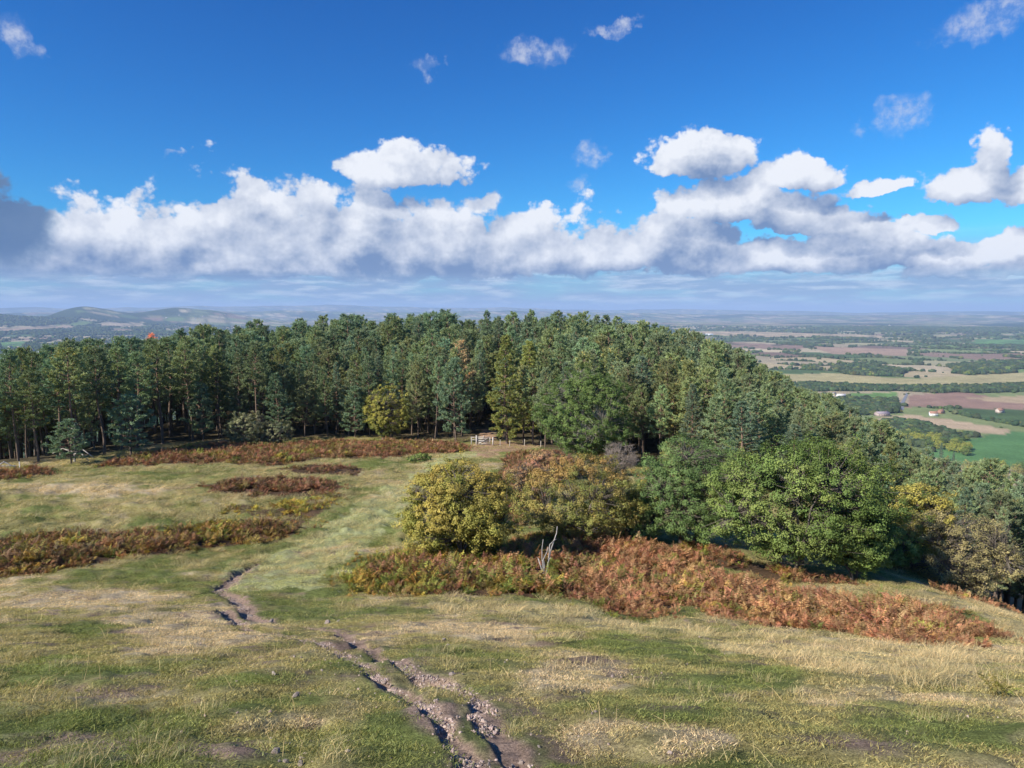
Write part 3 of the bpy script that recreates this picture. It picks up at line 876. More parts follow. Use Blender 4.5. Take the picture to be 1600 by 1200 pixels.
def broad_meshes(name, seed, rx, ry, h, base, nclump, per, leaf, pal, top=None, stems=1, lump=0.30, rc=0.36, bark=(0.16, 0.135, 0.11), hollow=0.72, twiggy=0.0, lean=0.0):
    """broadleaf tree or shrub: limbs carrying leaf clumps through an uneven crown"""
    rg = np.random.default_rng(seed)
    cz = base + (h - base) * 0.46; rz_up = h - cz; rz_dn = cz - base
    nl_ = int(20 + 2.8 * (rx + h))
    ld = unit(rg.normal(size=(nl_, 3)) * np.array([1, 1, 0.95]))
    lr = rg.uniform(0.17, 0.50, nl_)
    lc = ld * (1.02 - lr * rg.uniform(0.75, 1.05, nl_))[:, None] * (1 + lump * rg.uniform(-0.5, 0.5, nl_))[:, None]
    li = rg.choice(nl_, nclump, p=lr ** 2 / (lr ** 2).sum())
    sd_ = unit(rg.normal(size=(nclump, 3)) + 0.55 * ld[li])
    cen = lc[li] + sd_ * (lr[li] * (hollow + (1 - hollow) * rg.random(nclump) ** 0.5))[:, None] * np.array([1, 1, 0.8])
    fill = rg.random(nclump) < 0.32                        # leaves between the main limbs' masses
    cen[fill] = unit(rg.normal(size=(fill.sum(), 3))) * rg.uniform(0.70, 0.92, (fill.sum(), 1)); lc = np.vstack([lc, np.zeros((1, 3))]); li0 = li.copy(); li0[fill] = nl_
    sprig = rg.random(nclump) < 0.10
    cen[sprig] *= rg.uniform(1.05, 1.22, (sprig.sum(), 1))
    lobe_of = lc[li0] * np.array([rx, ry, 1.0]); lobe_of[:, 2] = lc[li0][:, 2] * np.where(lc[li0][:, 2] > 0, rz_up, rz_dn) + cz
    cen = cen * np.array([rx, ry, 1.0]); cen[:, 2] *= np.where(cen[:, 2] > 0, rz_up, rz_dn)
    cen[:, 2] += cz; cen[:, 0] += lean * cen[:, 2]
    cen[:, 2] = np.maximum(cen[:, 2], base * 0.8 + 0.05 + 0.25 * rg.random(nclump))
    tb = MB()
    limbs = []
    fork = max(0.12 * h, base * 0.75)
    for s_ in range(stems):
        a = s_ * 6.283 / stems + rg.uniform(0, 1)
        off = 0.0 if stems == 1 else rg.uniform(0.1, 0.35) * rx * 0.4
        p0 = np.array([math.cos(a) * off, math.sin(a) * off, -0.3])
        r0 = 0.030 * h / stems ** 0.5
        top_ = p0 + np.array([math.cos(a) * off * 1.2 + lean * fork, math.sin(a) * off * 1.2, fork + 0.3])
        tb.tube([p0, (p0 + top_) / 2 + rg.normal(size=3) * 0.04 * h * 0.3, top_], [r0 * 1.25, r0, r0 * 0.85], bark, 7, cap=False)
        nl = max(4, 11 // stems)
        for k in range(nl):
            t = cen[rg.integers(nclump)] * 0.93
            ss = np.linspace(0, 1, 6)
            mid = np.array([0, 0, 0.22 * h * rg.random()])
            pts = top_ + (t - top_) * ss[:, None] + mid * (ss * (1 - ss) * 2)[:, None] + rg.normal(size=(6, 3)) * 0.035 * h * (ss * (1.2 - ss))[:, None]
            tb.tube(pts, 0.012 + r0 * 0.62 * (1 - ss) ** 0.8, bark, 5, cap=False)
            limbs.append(pts)
    LP = np.vstack(limbs)
    for c_ in cen:
        q = np.linalg.norm(LP - c_, axis=1) + 0.6 * np.maximum(0, LP[:, 2] - c_[2])
        p0 = LP[int(np.argmin(q))]
        m_ = (p0 + c_) / 2 + rg.normal(size=3) * 0.08
        tb.tube([p0, m_, c_], [0.022, 0.015, 0.006], np.asarray(bark) * 1.1, 3, cap=False)
        for _ in range(int(twiggy * 6)):
            e = c_ + rg.normal(size=3) * rc * 1.3
            tb.tube([m_, (m_ + e) / 2 + rg.normal(size=3) * 0.04, e], [0.012, 0.009, 0.004], np.asarray(bark) * 1.1, 3, cap=False)
    trunk = tb.mesh(name + ' trunk', M_BARK, True)
    if per == 0:
        return trunk, None
    per = int(per * 1.0); leaf = leaf * 0.78
    N = nclump * per
    ci = np.repeat(np.arange(nclump), per)
    g = rg.normal(size=(N, 3)); g = g / np.linalg.norm(g, axis=1, keepdims=True) * (rg.random(N) ** 0.45)[:, None]
    rcs = rc * rg.uniform(0.7, 1.35, nclump)
    pos = cen[ci] + g * rcs[ci][:, None] * np.array([1.15, 1.15, 0.85])
    pos[:, 2] = np.maximum(pos[:, 2], 0.03)
    out = unit(pos - lobe_of[ci])
    nrm = unit(0.62 * out + 0.70 * g + np.array([0, 0, 0.42]) + rg.normal(size=(N, 3)) * 0.26)
    sz = leaf * rg.uniform(0.65, 1.3, N)
    V, F = leaf_cards(pos, nrm, sz, rg)
    pal = np.asarray(pal, float)
    cl = fbm(cen[:, 0] * 1.0 + cen[:, 2], cen[:, 1] - cen[:, 2] * 0.7, 1.1, 2, seed + 3)
    f = np.clip((cl[ci] - 0.5) * 1.9 + 0.5 + rg.normal(size=N) * 0.12, 0, 1) * (len(pal) - 1)
    i0 = np.minimum(f.astype(int), len(pal) - 2); fr = (f - i0)[:, None]
    colr = pal[i0] * (1 - fr) + pal[i0 + 1] * fr
    if top is not None:
        amt, tcol = top
        ht = sstep(0.35, 0.95, (pos[:, 2] - base) / (h - base)) * sstep(0.35, 0.62, fbm(cen[:, 0] * 1.3, cen[:, 1] + cen[:, 2], 0.9, 2, seed + 6))[ci]
        ht = np.clip(ht * amt + rg.normal(size=N) * 0.10 * amt, 0, 1)[:, None]
        colr = colr * (1 - ht) + np.asarray(tcol) * ht
    colr = colr * 1.80 * (rg.uniform(0.88, 1.12, N) * rg.uniform(0.82, 1.18, nl_)[li][ci] * rg.uniform(0.85, 1.15, nclump)[ci])[:, None]
    crown = mk_mesh(name + ' crown', V, F, np.repeat(colr, 4, 0), [M_LEAF])
    return trunk, crown

def plant_tree(name, label, cat, meshes, loc, rz=0.0, scale=1.0, group=None, tint=(1, 1, 1), crown_name='crown', trunk_name='trunk'):
    t = thing(name, label, cat, tuple(loc), rz, group, scale)
    a = link(trunk_name, meshes[0], t)
    if meshes[1] is not None:
        b = link(crown_name, meshes[1], t); b.color = (*tint, 1)
    return t

def on_ground(px, py):
    p = hit(px, py)
    return np.array([p[0], p[1], float(ground_z(p[0], p[1])[0])])

def ppm(p):
    """pixels of the photograph per metre at a point"""
    return FPX / (p[1] * math.cos(PITCH) - p[2] * math.sin(PITCH))

# Scots pine prototypes
PINES = [pine_meshes('pine%d' % i, 100 + i, 16.0, cbv, spr, needle=nc, dense=dn, shape=sh) for i, (cbv, spr, nc, dn, sh) in enumerate([
    (0.42, 3.5, (0.088, 0.128, 0.070), 1.0, 0.62), (0.50, 3.2, (0.074, 0.112, 0.070), 1.0, 0.5), (0.36, 3.6, (0.094, 0.132, 0.066), 1.1, 0.66),
    (0.46, 3.4, (0.080, 0.125, 0.078), 1.0, 0.55), (0.30, 3.3, (0.070, 0.108, 0.066), 1.15, 0.75), (0.55, 3.0, (0.090, 0.130, 0.072), 0.9, 0.45)])]
PINE_LOW = [pine_meshes('lowpine%d' % i, 140 + i, 9.0, 0.10, 3.1, needle=(0.078, 0.122, 0.078), dense=1.15, shape=0.7) for i in range(2)]
PINE_FULL = [pine_meshes('fullpine%d' % i, 150 + i, 15.0, c_, s_, needle=n_, dense=1.4, shape=h_) for i, (c_, s_, n_, h_) in enumerate([(0.16, 3.4, (0.080, 0.122, 0.074), 0.72), (0.22, 3.7, (0.090, 0.120, 0.070), 0.6), (0.12, 3.2, (0.076, 0.112, 0.072), 0.85), (0.26, 3.5, (0.096, 0.130, 0.066), 0.55), (0.18, 3.0, (0.084, 0.118, 0.080), 0.9)])]
LARCH = [pine_meshes('larch%d' % i, 160 + i, 15.0, 0.08, 3.0, needle=(0.105, 0.125, 0.038), droop=0.30, dense=2.2, thin=True, shape=0.8) for i in range(2)]
DEADP = pine_meshes('deadpine', 171, 14.0, 0.45, 2.4, needle=(0.30, 0.135, 0.060), dense=0.8, thin=True, shape=0.6)
BROWNP = pine_meshes('brownpine', 172, 16.0, 0.45, 2.7, needle=(0.200, 0.155, 0.090), dense=0.75, thin=True, shape=0.5)

def sky_h(px):
    """pixel row of the wood's skyline in the photograph"""
    return np.interp(px, [-200, 0, 60, 130, 200, 260, 310, 350, 400, 440, 500, 560, 600, 660, 720, 800, 850, 900, 960, 1000, 1060, 1110, 1160, 1200, 1240, 1280, 1330, 1380, 1420, 1460, 1520, 1700],
                     [585, 552, 548, 538, 532, 532, 512, 516, 505, 508, 498, 500, 494, 488, 489, 488, 490, 488, 495, 502, 516, 532, 552, 578, 600, 618, 642, 672, 696, 712, 722, 740])

prng = np.random.default_rng(21)
pts = []
def try_pt(x, y, sep):
    if not pts: return True
    q = np.array(pts)
    return bool((((q[:, 0] - x) ** 2 + (q[:, 1] - y) ** 2) >= sep * sep).all())
cand = []
for _ in range(60000):
    x = prng.uniform(-112, 66); y = prng.uniform(44, 190)
    cand.append((x, y))
cand = np.array(cand)
cand = cand[in_wood(cand[:, 0], cand[:, 1] - 1.0)]
order = np.argsort(cand[:, 1] - wood_front(cand[:, 0]))
cand = cand[order]
KEEP = [(hit(915, 716)[:2], 7.0), (hit(605, 686)[:2], 4.0), (hit(790, 694)[:2], 3.0), (hit(1085, 690)[:2], 3), (hit(832, 690)[:2] + [1.0, 6], 5.5), (hit(1062, 695)[:2] + [0, 2], 5.0), (hit(722, 688)[:2], 3.0), (hit(1121, 684)[:2], 4.0), (hit(1008, 704)[:2], 3.5)]
pine_list = []
for (x, y) in cand:
    dpt = y - float(wood_front(np.array(x)))
    if len(pine_list) > 1150: break
    if abs(x - (-4.2 + 0.055 * (y - 100))) < 2.3 and y < 150 and y > 80: continue      # the path goes on through the wood
    if any((p[0] - x) ** 2 + (p[1] - y) ** 2 < s_ * s_ for p, s_ in KEEP): continue
    if (x + 36) ** 2 + (y - 112) ** 2 < 60 and y < 112: pass
    if x < 62 and y < 66 and x > 8: continue
    sep = 3.0 if dpt < 12 else 3.3 if dpt < 35 else 3.9
    if x < -40: sep *= 1.08
    if not try_pt(x, y, sep): continue
    z = float(coarse_z(x, y))
    ppx, ppy = proj(np.array(x), np.array(y), np.array(z))
    if not (-120 < float(ppx) < 1700): continue
    # height from the skyline: never above it
    d_ = px_dir(float(ppx), float(sky_h(float(ppx))))
    ztop = d_[2] / d_[1] * y
    hmax = ztop - z
    lay = 1.0 if float(ppx) < 330 else 1.0 - (0.34 if float(ppx) > 460 else 0.34 * (float(ppx) - 330) / 130) * (1 - min(1.0, dpt / 45.0))
    hh = min(hmax * lay * prng.uniform(0.80, 1.05), prng.uniform(17.0, 22.5))
    if hh < 5.5: continue
    if dpt > 25 and hmax > 26: continue
    pts.append((x, y)); pine_list.append((x, y, z, hh, dpt, float(ppx)))

LM_L = [(10, 'the pale broken rails'), (60, 'the red bracken strip'), (125, 'the pale fallen boughs'), (205, 'the low spreading pine'), (260, 'the dead orange pine'), (318, 'the slender young pine'), (400, 'the grey-green bushes'), (520, 'the dense low pine'), (606, 'the yellow-green tree'), (720, 'the white gate'), (800, 'the weeping larch'), (912, 'the round dark green tree')]
LM_R = [(1008, 'the pale-trunked tall pine'), (1075, 'the olive larch'), (1135, 'the orange-trunked broad pine'), (1240, 'the largest green tree'), (1345, 'the lower dark green tree'), (1420, 'the golden olive tree'), (1500, 'the dry tan bush'), (1590, 'the tall olive-green bush')]
def near_mark(px, marks): return min(marks, key=lambda m_: abs(m_[0] - px))[1]
MASS = []; n_own = 0
for ti, (x, y, z, hh, dpt, ppx) in enumerate(pine_list):
    rz = prng.uniform(0, 6.283)
    right = x > 12
    u = prng.random()
    if right:
        ms, H0 = (PINE_FULL[prng.integers(5)], 15.0) if u < 0.8 else (PINES[2], 16.0)
    elif dpt < 14:
        ms, H0 = (PINES[prng.integers(6)], 16.0) if u < (0.62 if ppx < 420 else 0.22) else (PINE_FULL[prng.integers(5)], 15.0)
    else:
        ms, H0 = (PINES[prng.integers(6)], 16.0) if u < 0.55 else (PINE_FULL[prng.integers(5)], 15.0)
    sc_ = hh / H0
    wdt = max(0.72, sc_) * prng.uniform(0.62, 1.12)
    if n_own >= 288 or not -25 < ppx < 1625:
        MASS.append((x, y, z - 0.05, rz, wdt, sc_, next(i for i, m_ in enumerate(PINES + PINE_FULL) if m_ is ms)))
        continue
    n_own += 1
    if right:
        mk = near_mark(ppx, LM_R); lab, grp = 'bushy blue-green pine on the steep side of the wood behind ' + mk, 'pines behind ' + mk
    elif dpt < 7:
        mk = near_mark(ppx, LM_L); lab, grp = 'Scots pine with bare reddish trunk in the front row near ' + mk, 'front row pines near ' + mk
    else:
        mk = near_mark(ppx, LM_L); lab, grp = 'Scots pine inside the wood, behind the front row near ' + mk, 'inner pines near ' + mk
    k = prng.uniform(0.75, 1.28); wv_ = prng.uniform(-0.08, 0.16)
    tr_ = plant_tree('pine_tree', lab, 'tree', ms, (x, y, z - 0.05), rz, (wdt, wdt, sc_), grp, (k * (1 + wv_), k, k * (1 - wv_)))
    tr_.rotation_euler = (prng.normal() * 0.03, prng.normal() * 0.03, rz)

print('pines', len(pine_list), 'mass', len(MASS))
if MASS:
    ma = np.array(MASS); ml = [m_ for pr in PINES + PINE_FULL for m_ in pr]
    mp = np.repeat(ma[:, :3], 2, 0); mr = np.zeros((len(mp), 3)); mr[:, 2] = np.repeat(ma[:, 3], 2)
    scatter('pine_wood', 'closed dark mass of pines deep in the wood behind the front trees', mp, mr, np.repeat(ma[:, [4, 4, 5]], 2, 0), np.ones((len(mp), 3)), ml, (ma[:, 6, None] * 2 + np.array([[0, 1]])).ravel().astype(int))

# low pines and young trees along the front edge of the wood
def special(kind, px, py, toppy, meshes, H0, label, name='pine_tree', wid=None, w0=None, tint=(1, 1, 1), rz=0.0, dy=0.0, cat='tree', group=None):
    p = on_ground(px, py)
    h = (py - toppy) / ppm(p) / math.cos(R(10))
    if dy:
        p[1] += dy; p[0] *= (p[1]) / (p[1] - dy); p[2] = float(ground_z(p[0], p[1])[0])
        d_ = px_dir(px, toppy); h = d_[2] / d_[1] * p[1] - p[2]
    s_ = h / H0
    w_ = s_ if wid is None else (wid / ppm(p)) / w0
    return plant_tree(name, label, cat, meshes, (p[0], p[1], p[2] - 0.05), rz, (w_, w_, s_), group, tint)

special('low', 205, 712, 618, PINE_LOW[0], 9.0, 'low spreading young pine with branches to the ground beside the bracken bank', wid=92, w0=6.2)
special('low', 112, 726, 655, PINE_LOW[1], 9.0, 'small bluish pine bush beside the pale fallen branches', wid=70, w0=6.2, rz=1.0)
special('low', 318, 690, 600, PINE_LOW[0], 9.0, 'slender young pine standing at the bracken below taller pines', wid=62, w0=6.2, rz=2.0)
special('low', 712, 692, 560, PINE_LOW[1], 9.0, 'dark green pine with branches to the ground beside the white gate', wid=66, w0=6.2, rz=0.6)
special('low', 555, 684, 605, PINE_LOW[0], 9.0, 'dense low pine beside the yellow tree at the wood edge', wid=60, w0=6.2, rz=4.1)
special('dead', 240, 640, 520, DEADP, 14.0, 'dead pine with rusty orange needles rising over the wood', tint=(1.1, 1, 1), dy=4, wid=30, w0=4.0)
special('brown', 722, 688, 532, BROWNP, 16.0, 'thinning pine with brownish needles beside the forest path', wid=42, w0=5.0, dy=4)
special('larch', 792, 694, 522, LARCH[0], 15.0, 'tall weeping yellow-green larch beside the white gate', 'larch_tree', wid=58, w0=5.4)
special('larch', 832, 690, 528, LARCH[1], 15.0, 'pale green larch between the weeping larch and the round green tree', 'larch_tree', wid=62, w0=5.4, rz=1.3, dy=8)
special('larch', 1062, 695, 552, LARCH[1], 15.0, 'olive green larch among the blue-green pines', 'larch_tree', wid=72, w0=5.4, rz=2.3, dy=3)
special('pine', 1008, 704, 545, PINES[2], 16.0, 'tall pine with pale bare lower trunk beside the round green tree', wid=70, w0=6.4, rz=0.4)
special('pine', 1121, 684, 545, PINE_FULL[0], 15.0, 'broad pine with orange trunk showing through its layered branches', wid=96, w0=6.2, rz=0.9)

# broadleaf trees and shrubs one by one: base pixel, top row, width in pixels
def broad(name, label, cat, px, py, toppy, wid, pal, top=None, seed=1, base=0.5, ncl=420, per=60, leaf=0.11, stems=1, lump=0.3, rc=None, twiggy=0.0, depth=0.85, dy=0.0, bark=(0.16, 0.135, 0.11), hollow=0.72, lean=0.0):
    p = on_ground(px, py)
    if dy:
        q = p[1] + dy; p = np.array([p[0] * q / p[1], q, 0]); p[2] = float(ground_z(p[0], p[1])[0])
        d_ = px_dir(px, toppy); h = d_[2] / d_[1] * p[1] - p[2]
    else:
        h = (py - toppy) / ppm(p) / 0.97
    rx = wid / ppm(p) / 2 * 0.92
    if rc is None: rc = 0.020 * (rx + h * 0.5) + 0.095
    ncl = int(ncl * 2.0)
    ms = broad_meshes(name + str(seed), seed, rx, rx * depth, h * 0.97, base, ncl, per, leaf, pal, top, stems, lump, rc, bark=bark, twiggy=twiggy, hollow=hollow, lean=lean)
    return plant_tree(name, label, cat, ms, (p[0], p[1], p[2] - 0.03))

YEL = [(0.145, 0.150, 0.033), (0.205, 0.195, 0.042), (0.28, 0.225, 0.052)]
ORA = [(0.12, 0.135, 0.036), (0.165, 0.165, 0.042), (0.23, 0.185, 0.052)]
DGR = [(0.075, 0.115, 0.030), (0.105, 0.155, 0.038), (0.140, 0.190, 0.050)]
BGR = [(0.070, 0.112, 0.036), (0.095, 0.145, 0.045), (0.130, 0.175, 0.058)]
MGR = [(0.072, 0.110, 0.027), (0.105, 0.145, 0.036), (0.150, 0.180, 0.048)]
OLI = [(0.16, 0.165, 0.055), (0.215, 0.20, 0.070), (0.27, 0.235, 0.09)]
broad('hawthorn_bush', 'big rounded hawthorn bush with yellowing leaves beside the grass track', 'bush', 718, 878, 712, 205, YEL, (0.5, (0.32, 0.215, 0.055)), 11, 0.35, 560, 58, 0.105, 3, 0.3)
broad('hawthorn_bush', 'hawthorn bush turning orange and red on top, beside the dark green tree', 'bush', 902, 845, 705, 215, ORA, (0.55, (0.34, 0.165, 0.065)), 12, 0.30, 470, 55, 0.105, 3, 0.42)
broad('hawthorn_bush', 'thin rusty hawthorn between the yellow and the orange bush', 'bush', 822, 800, 720, 80, [(0.20, 0.15, 0.06), (0.27, 0.16, 0.08), (0.33, 0.16, 0.09)], None, 13, 0.3, 150, 34, 0.10, 3, 0.5, twiggy=0.6, dy=3)
broad('holly_tree', 'dense dark bluish-green tree between the orange hawthorn and the largest green tree', 'tree', 1082, 852, 684, 205, BGR, None, 14, 0.25, 560, 62, 0.10, 2, 0.34)
broad('oak_tree', 'largest broad mid-green leafy tree above the rusty bracken', 'tree', 1248, 896, 676, 310, MGR, None, 15, 0.8, 760, 66, 0.115, 3, 0.34, depth=0.75)
broad('oak_tree', 'lower dark green leafy tree leaning out beside the largest green tree', 'tree', 1335, 905, 770, 125, DGR, None, 16, 0.3, 260, 60, 0.11, 2, 0.3)
broad('oak_tree', 'big rounded dark green tree with pale limbs among the pines', 'tree', 912, 722, 574, 172, [(0.058, 0.090, 0.026), (0.082, 0.122, 0.032), (0.112, 0.152, 0.042)], None, 17, 0.5, 800, 62, 0.16, 2, 0.36, bark=(0.34, 0.30, 0.26))
broad('birch_tree', 'bright yellow-green small tree against the dark pine wood', 'tree', 606, 688, 596, 82, [(0.13, 0.145, 0.035), (0.20, 0.195, 0.04), (0.27, 0.235, 0.05)], None, 18, 0.5, 260, 46, 0.17, 2, 0.42)
broad('bramble_bush', 'low dark green bush between the orange hawthorn and the dense bluish-green tree', 'bush', 992, 846, 762, 95, BGR, None, 33, 0.15, 200, 60, 0.10, 3, 0.4)
broad('willow_bush', 'pale olive bush behind the dark bluish-green tree', 'bush', 1072, 742, 686, 90, OLI, None, 19, 0.4, 200, 44, 0.13, 3, 0.4, dy=3)
broad('willow_bush', 'pale yellow-green bush between the two big green trees', 'bush', 1165, 760, 676, 70, [(0.17, 0.19, 0.05), (0.23, 0.235, 0.07), (0.28, 0.27, 0.09)], None, 20, 0.4, 180, 44, 0.12, 2, 0.35, dy=3)
broad('bare_shrub', 'leafless grey twiggy shrub beside the orange hawthorn top', 'bush', 968, 742, 686, 62, OLI, None, 21, 0.2, 130, 0, 0.1, 4, 0.4, twiggy=1.6, bark=(0.26, 0.215, 0.18))
broad('larch_sapling', 'golden olive young tree beyond the lower dark green tree', 'tree', 1424, 908, 742, 130, [(0.19, 0.18, 0.045), (0.27, 0.235, 0.055), (0.31, 0.25, 0.07)], None, 22, 0.3, 240, 50, 0.12, 2, 0.4, dy=5)
broad('hawthorn_bush', 'dry tan-olive bush with drooping twigs at the end of the tree line', 'bush', 1495, 924, 785, 195, [(0.17, 0.15, 0.065), (0.23, 0.195, 0.085), (0.29, 0.24, 0.11)], None, 23, 0.25, 360, 46, 0.10, 4, 0.42, twiggy=0.5)
broad('hawthorn_bush', 'tall olive-green bush past the dry tan bush', 'bush', 1592, 932, 712, 185, [(0.12, 0.135, 0.05), (0.17, 0.175, 0.07), (0.21, 0.19, 0.09)], (0.4, (0.30, 0.15, 0.07)), 24, 0.3, 460, 52, 0.11, 3, 0.42, dy=3)
broad('rowan_tree', 'small tree with reddening top behind the golden olive tree', 'tree', 1398, 850, 738, 60, [(0.15, 0.15, 0.05), (0.20, 0.17, 0.06)], (0.9, (0.40, 0.13, 0.07)), 25, 0.4, 150, 44, 0.13, 2, 0.4, dy=14)
broad('scrub_tree', 'mixed green scrub tree below the tall olive-green bush', 'tree', 1470, 840, 742, 95, [(0.11, 0.14, 0.045), (0.16, 0.18, 0.06), (0.22, 0.20, 0.07)], None, 26, 0.4, 240, 46, 0.14, 2, 0.4, dy=14)
broad('scrub_tree', 'yellowing scrub tree beyond the mixed green scrub', 'tree', 1530, 840, 748, 80, [(0.14, 0.16, 0.05), (0.21, 0.205, 0.06), (0.27, 0.22, 0.07)], None, 27, 0.4, 220, 44, 0.14, 2, 0.4, dy=20)
broad('bramble_bush', 'grey-green leafy bush at the edge of the pines above the bracken', 'bush', 385, 697, 640, 70, [(0.11, 0.125, 0.06), (0.15, 0.155, 0.075), (0.18, 0.17, 0.09)], None, 28, 0.2, 200, 44, 0.15, 3, 0.4)
broad('bramble_bush', 'grey-green low bush between bracken bank and dark pines', 'bush', 430, 696, 655, 66, [(0.10, 0.115, 0.06), (0.14, 0.145, 0.07), (0.17, 0.155, 0.085)], None, 29, 0.2, 170, 44, 0.15, 3, 0.4)
broad('bramble_bush', 'small bright green bush on the bracken edge beside the track end', 'bush', 655, 722, 708, 40, MGR, None, 30, 0.05, 60, 40, 0.12, 3, 0.4)
broad('hawthorn_bush', 'thin yellow sprig leaning from the big yellowing hawthorn over the track', 'bush', 648, 840, 800, 40, YEL, None, 31, 0.1, 40, 30, 0.10, 2, 0.4)
broad('bracken_bush', 'rusty red-brown shrub on the slope below the round dark green tree', 'bush', 858, 745, 700, 90, [(0.24, 0.12, 0.075), (0.31, 0.16, 0.09), (0.30, 0.20, 0.09)], None, 32, 0.1, 200, 40, 0.12, 4, 0.4, twiggy=0.5)

OLV = [(0.12, 0.13, 0.045), (0.16, 0.16, 0.055), (0.21, 0.19, 0.07)]
broad('scrub_bush', 'rounded olive bush low on the slope between golden olive tree and dry tan bush', 'bush', 1452, 905, 800, 110, OLV, None, 34, 0.15, 150, 46, 0.13, 3, 0.4, dy=4)
broad('scrub_bush', 'yellow-green bush on the slope behind the dry tan bush', 'bush', 1515, 890, 770, 130, [(0.14, 0.155, 0.045), (0.20, 0.20, 0.055), (0.25, 0.22, 0.07)], None, 35, 0.15, 150, 46, 0.14, 3, 0.4, dy=8)
broad('scrub_bush', 'dull green bush on the slope behind the tall olive-green bush', 'bush', 1585, 880, 735, 150, OLV, None, 36, 0.15, 160, 46, 0.15, 3, 0.4, dy=11)
broad('scrub_bush', 'dark green bush in the shade beside the lower dark green tree', 'bush', 1392, 900, 815, 90, DGR, None, 37, 0.15, 130, 46, 0.12, 3, 0.4, dy=3)

# trees on the lower slopes and nearest fields
BT = [broad_meshes('far tree %d' % i, 300 + i, 4.2, 4.0, 9.5, 0.6, 170, 26, 0.42, pal, None, 1, 0.35, 0.75) for i, pal in enumerate([DGR, MGR, OLI, [(0.19, 0.21, 0.04), (0.25, 0.25, 0.05), (0.28, 0.26, 0.06)]])]
SPIRE = pine_meshes('spire', 310, 14.0, 0.05, 2.4, needle=(0.050, 0.085, 0.055), dense=1.5, shape=1.0)
def fartree(label, group, px, py, toppy, ms, H0, rz, name='field_tree', wk=1.0, tint=(1, 1, 1)):
    p = hit(px, py); p[2] = float(coarse_z(p[0], p[1]))
    s_ = (py - toppy) / ppm(p) / H0
    s_ = min(s_, 2.0)
    plant_tree(name, label, 'tree', ms, tuple(p), rz, (s_ * wk, s_ * wk, s_), group, tint)
fartree('taller dark conifer spire standing beside the green field', None, 1470, 722, 690, SPIRE, 14, 0, 'spruce_tree')
fartree('shorter dark conifer spire standing beside the green field', None, 1489, 730, 705, SPIRE, 14, 1, 'spruce_tree')
fr = np.random.default_rng(5)
for i in range(46):
    px = fr.uniform(1335, 1520); t = (px - 1335) / 185
    py = 672 + 34 * t + fr.uniform(-6, 8); k = fr.random()
    fartree('leafy tree of the yellow-green copse above the green field', 'copse above the green field', px, py, py - fr.uniform(12, 18), BT[3 if k < 0.6 else 1], 9.5, fr.uniform(0, 6), 'field_tree', 1.1)
for i in range(34):
    px = fr.uniform(1400, 1640); py = 735 + 25 * fr.random()
    fartree('leafy tree on the lower hillside below the green field', 'trees of the lower hillside', px, py, py - fr.uniform(16, 30), BT[fr.integers(4)], 9.5, fr.uniform(0, 6), 'field_tree', 1.0)

# ------------------------------------------------------------------ hedges, woods and farms of the plain
def blob_mesh(seed):
    import bmesh
    bm = bmesh.new(); bmesh.ops.create_icosphere(bm, subdivisions=2, radius=1.0)
    rg = np.random.default_rng(seed)
    for v in bm.verts:
        v.co *= 1 + rg.uniform(-0.24, 0.24)
        v.co.z = v.co.z * 0.9 + 0.62
        if v.co.z < 0: v.co.z = 0
    me = bpy.data.meshes.new('tree blob'); bm.to_mesh(me); bm.free()
    at = me.attributes.new('col', 'FLOAT_COLOR', 'POINT')
    cc = np.ones((len(me.vertices), 4), np.float32); cc[:, :3] = rg.uniform(0.8, 1.2, (len(me.vertices), 1))
    at.data.foreach_set('color', cc.ravel()); me.materials.append(M_HEDGE)
    return me
BLOBS = [blob_mesh(i) for i in range(4)]

hr = np.random.default_rng(9)
def sector(n, r0, r1):
    r = np.sqrt(hr.uniform(r0 ** 2, r1 ** 2, n)); a = np.radians(hr.uniform(-40, 40, n))
    return r * np.sin(a), r * np.cos(a)
HX, HY, HS, HW = [], [], [], []
for (n, r0, r1, wid, sz, wk) in ((240000, 700, 2600, 7, 4.2, 0.55), (420000, 2600, 5500, 9, 5.0, 0.32), (300000, 5500, 10000, 16, 7.5, 0.35)):
    x, y = sector(n, r0, r1)
    cid, edge = field_cells(x, y)
    wd = wood_mask(x, y, cid)
    kf = np.zeros(len(x), bool)
    for p, _ in KPOLY: kf |= inside(p, x, y)
    gap = fbm(x, y, 140, 3, 45) > 0.40
    onhedge = (edge < wid) & gap & ~kf
    lone = hr.random(n) < 0.0016
    keep = (onhedge & (hr.random(n) < 0.8)) | (wd & (hr.random(n) < wk)) | (lone & ~kf)
    z = far_z(x, y); hz = base_z(x, y)
    keep &= hz < z + 6
    tall = np.where(wd[keep], 1.45, np.where(hr.random(keep.sum()) < 0.3, 1.35, 0.62))
    HX.append(x[keep]); HY.append(y[keep]); HS.append(sz * tall * hr.uniform(0.7, 1.35, keep.sum())); HW.append(wd[keep])
HX, HY, HS, HW = map(np.concatenate, (HX, HY, HS, HW))
HZ = coarse_z(HX, HY) - 0.3
tn = np.array([0.060, 0.085, 0.036])[None, :] * hr.uniform(0.7, 1.35, (len(HX), 1)) * (1 + hr.normal(size=(len(HX), 3)) * 0.08)
yl = hr.random(len(HX)) < 0.12
tn[yl] *= np.array([1.9, 1.6, 1.0])
hrot = np.zeros((len(HX), 3)); hrot[:, 2] = hr.uniform(0, 6.28, len(HX))
hscl = np.stack([HS * hr.uniform(0.85, 1.2, len(HX)), HS * hr.uniform(0.85, 1.2, len(HX)), HS * hr.uniform(0.75, 1.1, len(HX))], 1)
scatter('hedgerows_and_far_woods', 'dark hedgerows and woods dividing the fields of the plain', np.stack([HX, HY, HZ], 1), hrot, hscl, tn, BLOBS, hr.integers(0, 4, len(HX)))
print('hedge instances', len(HX))

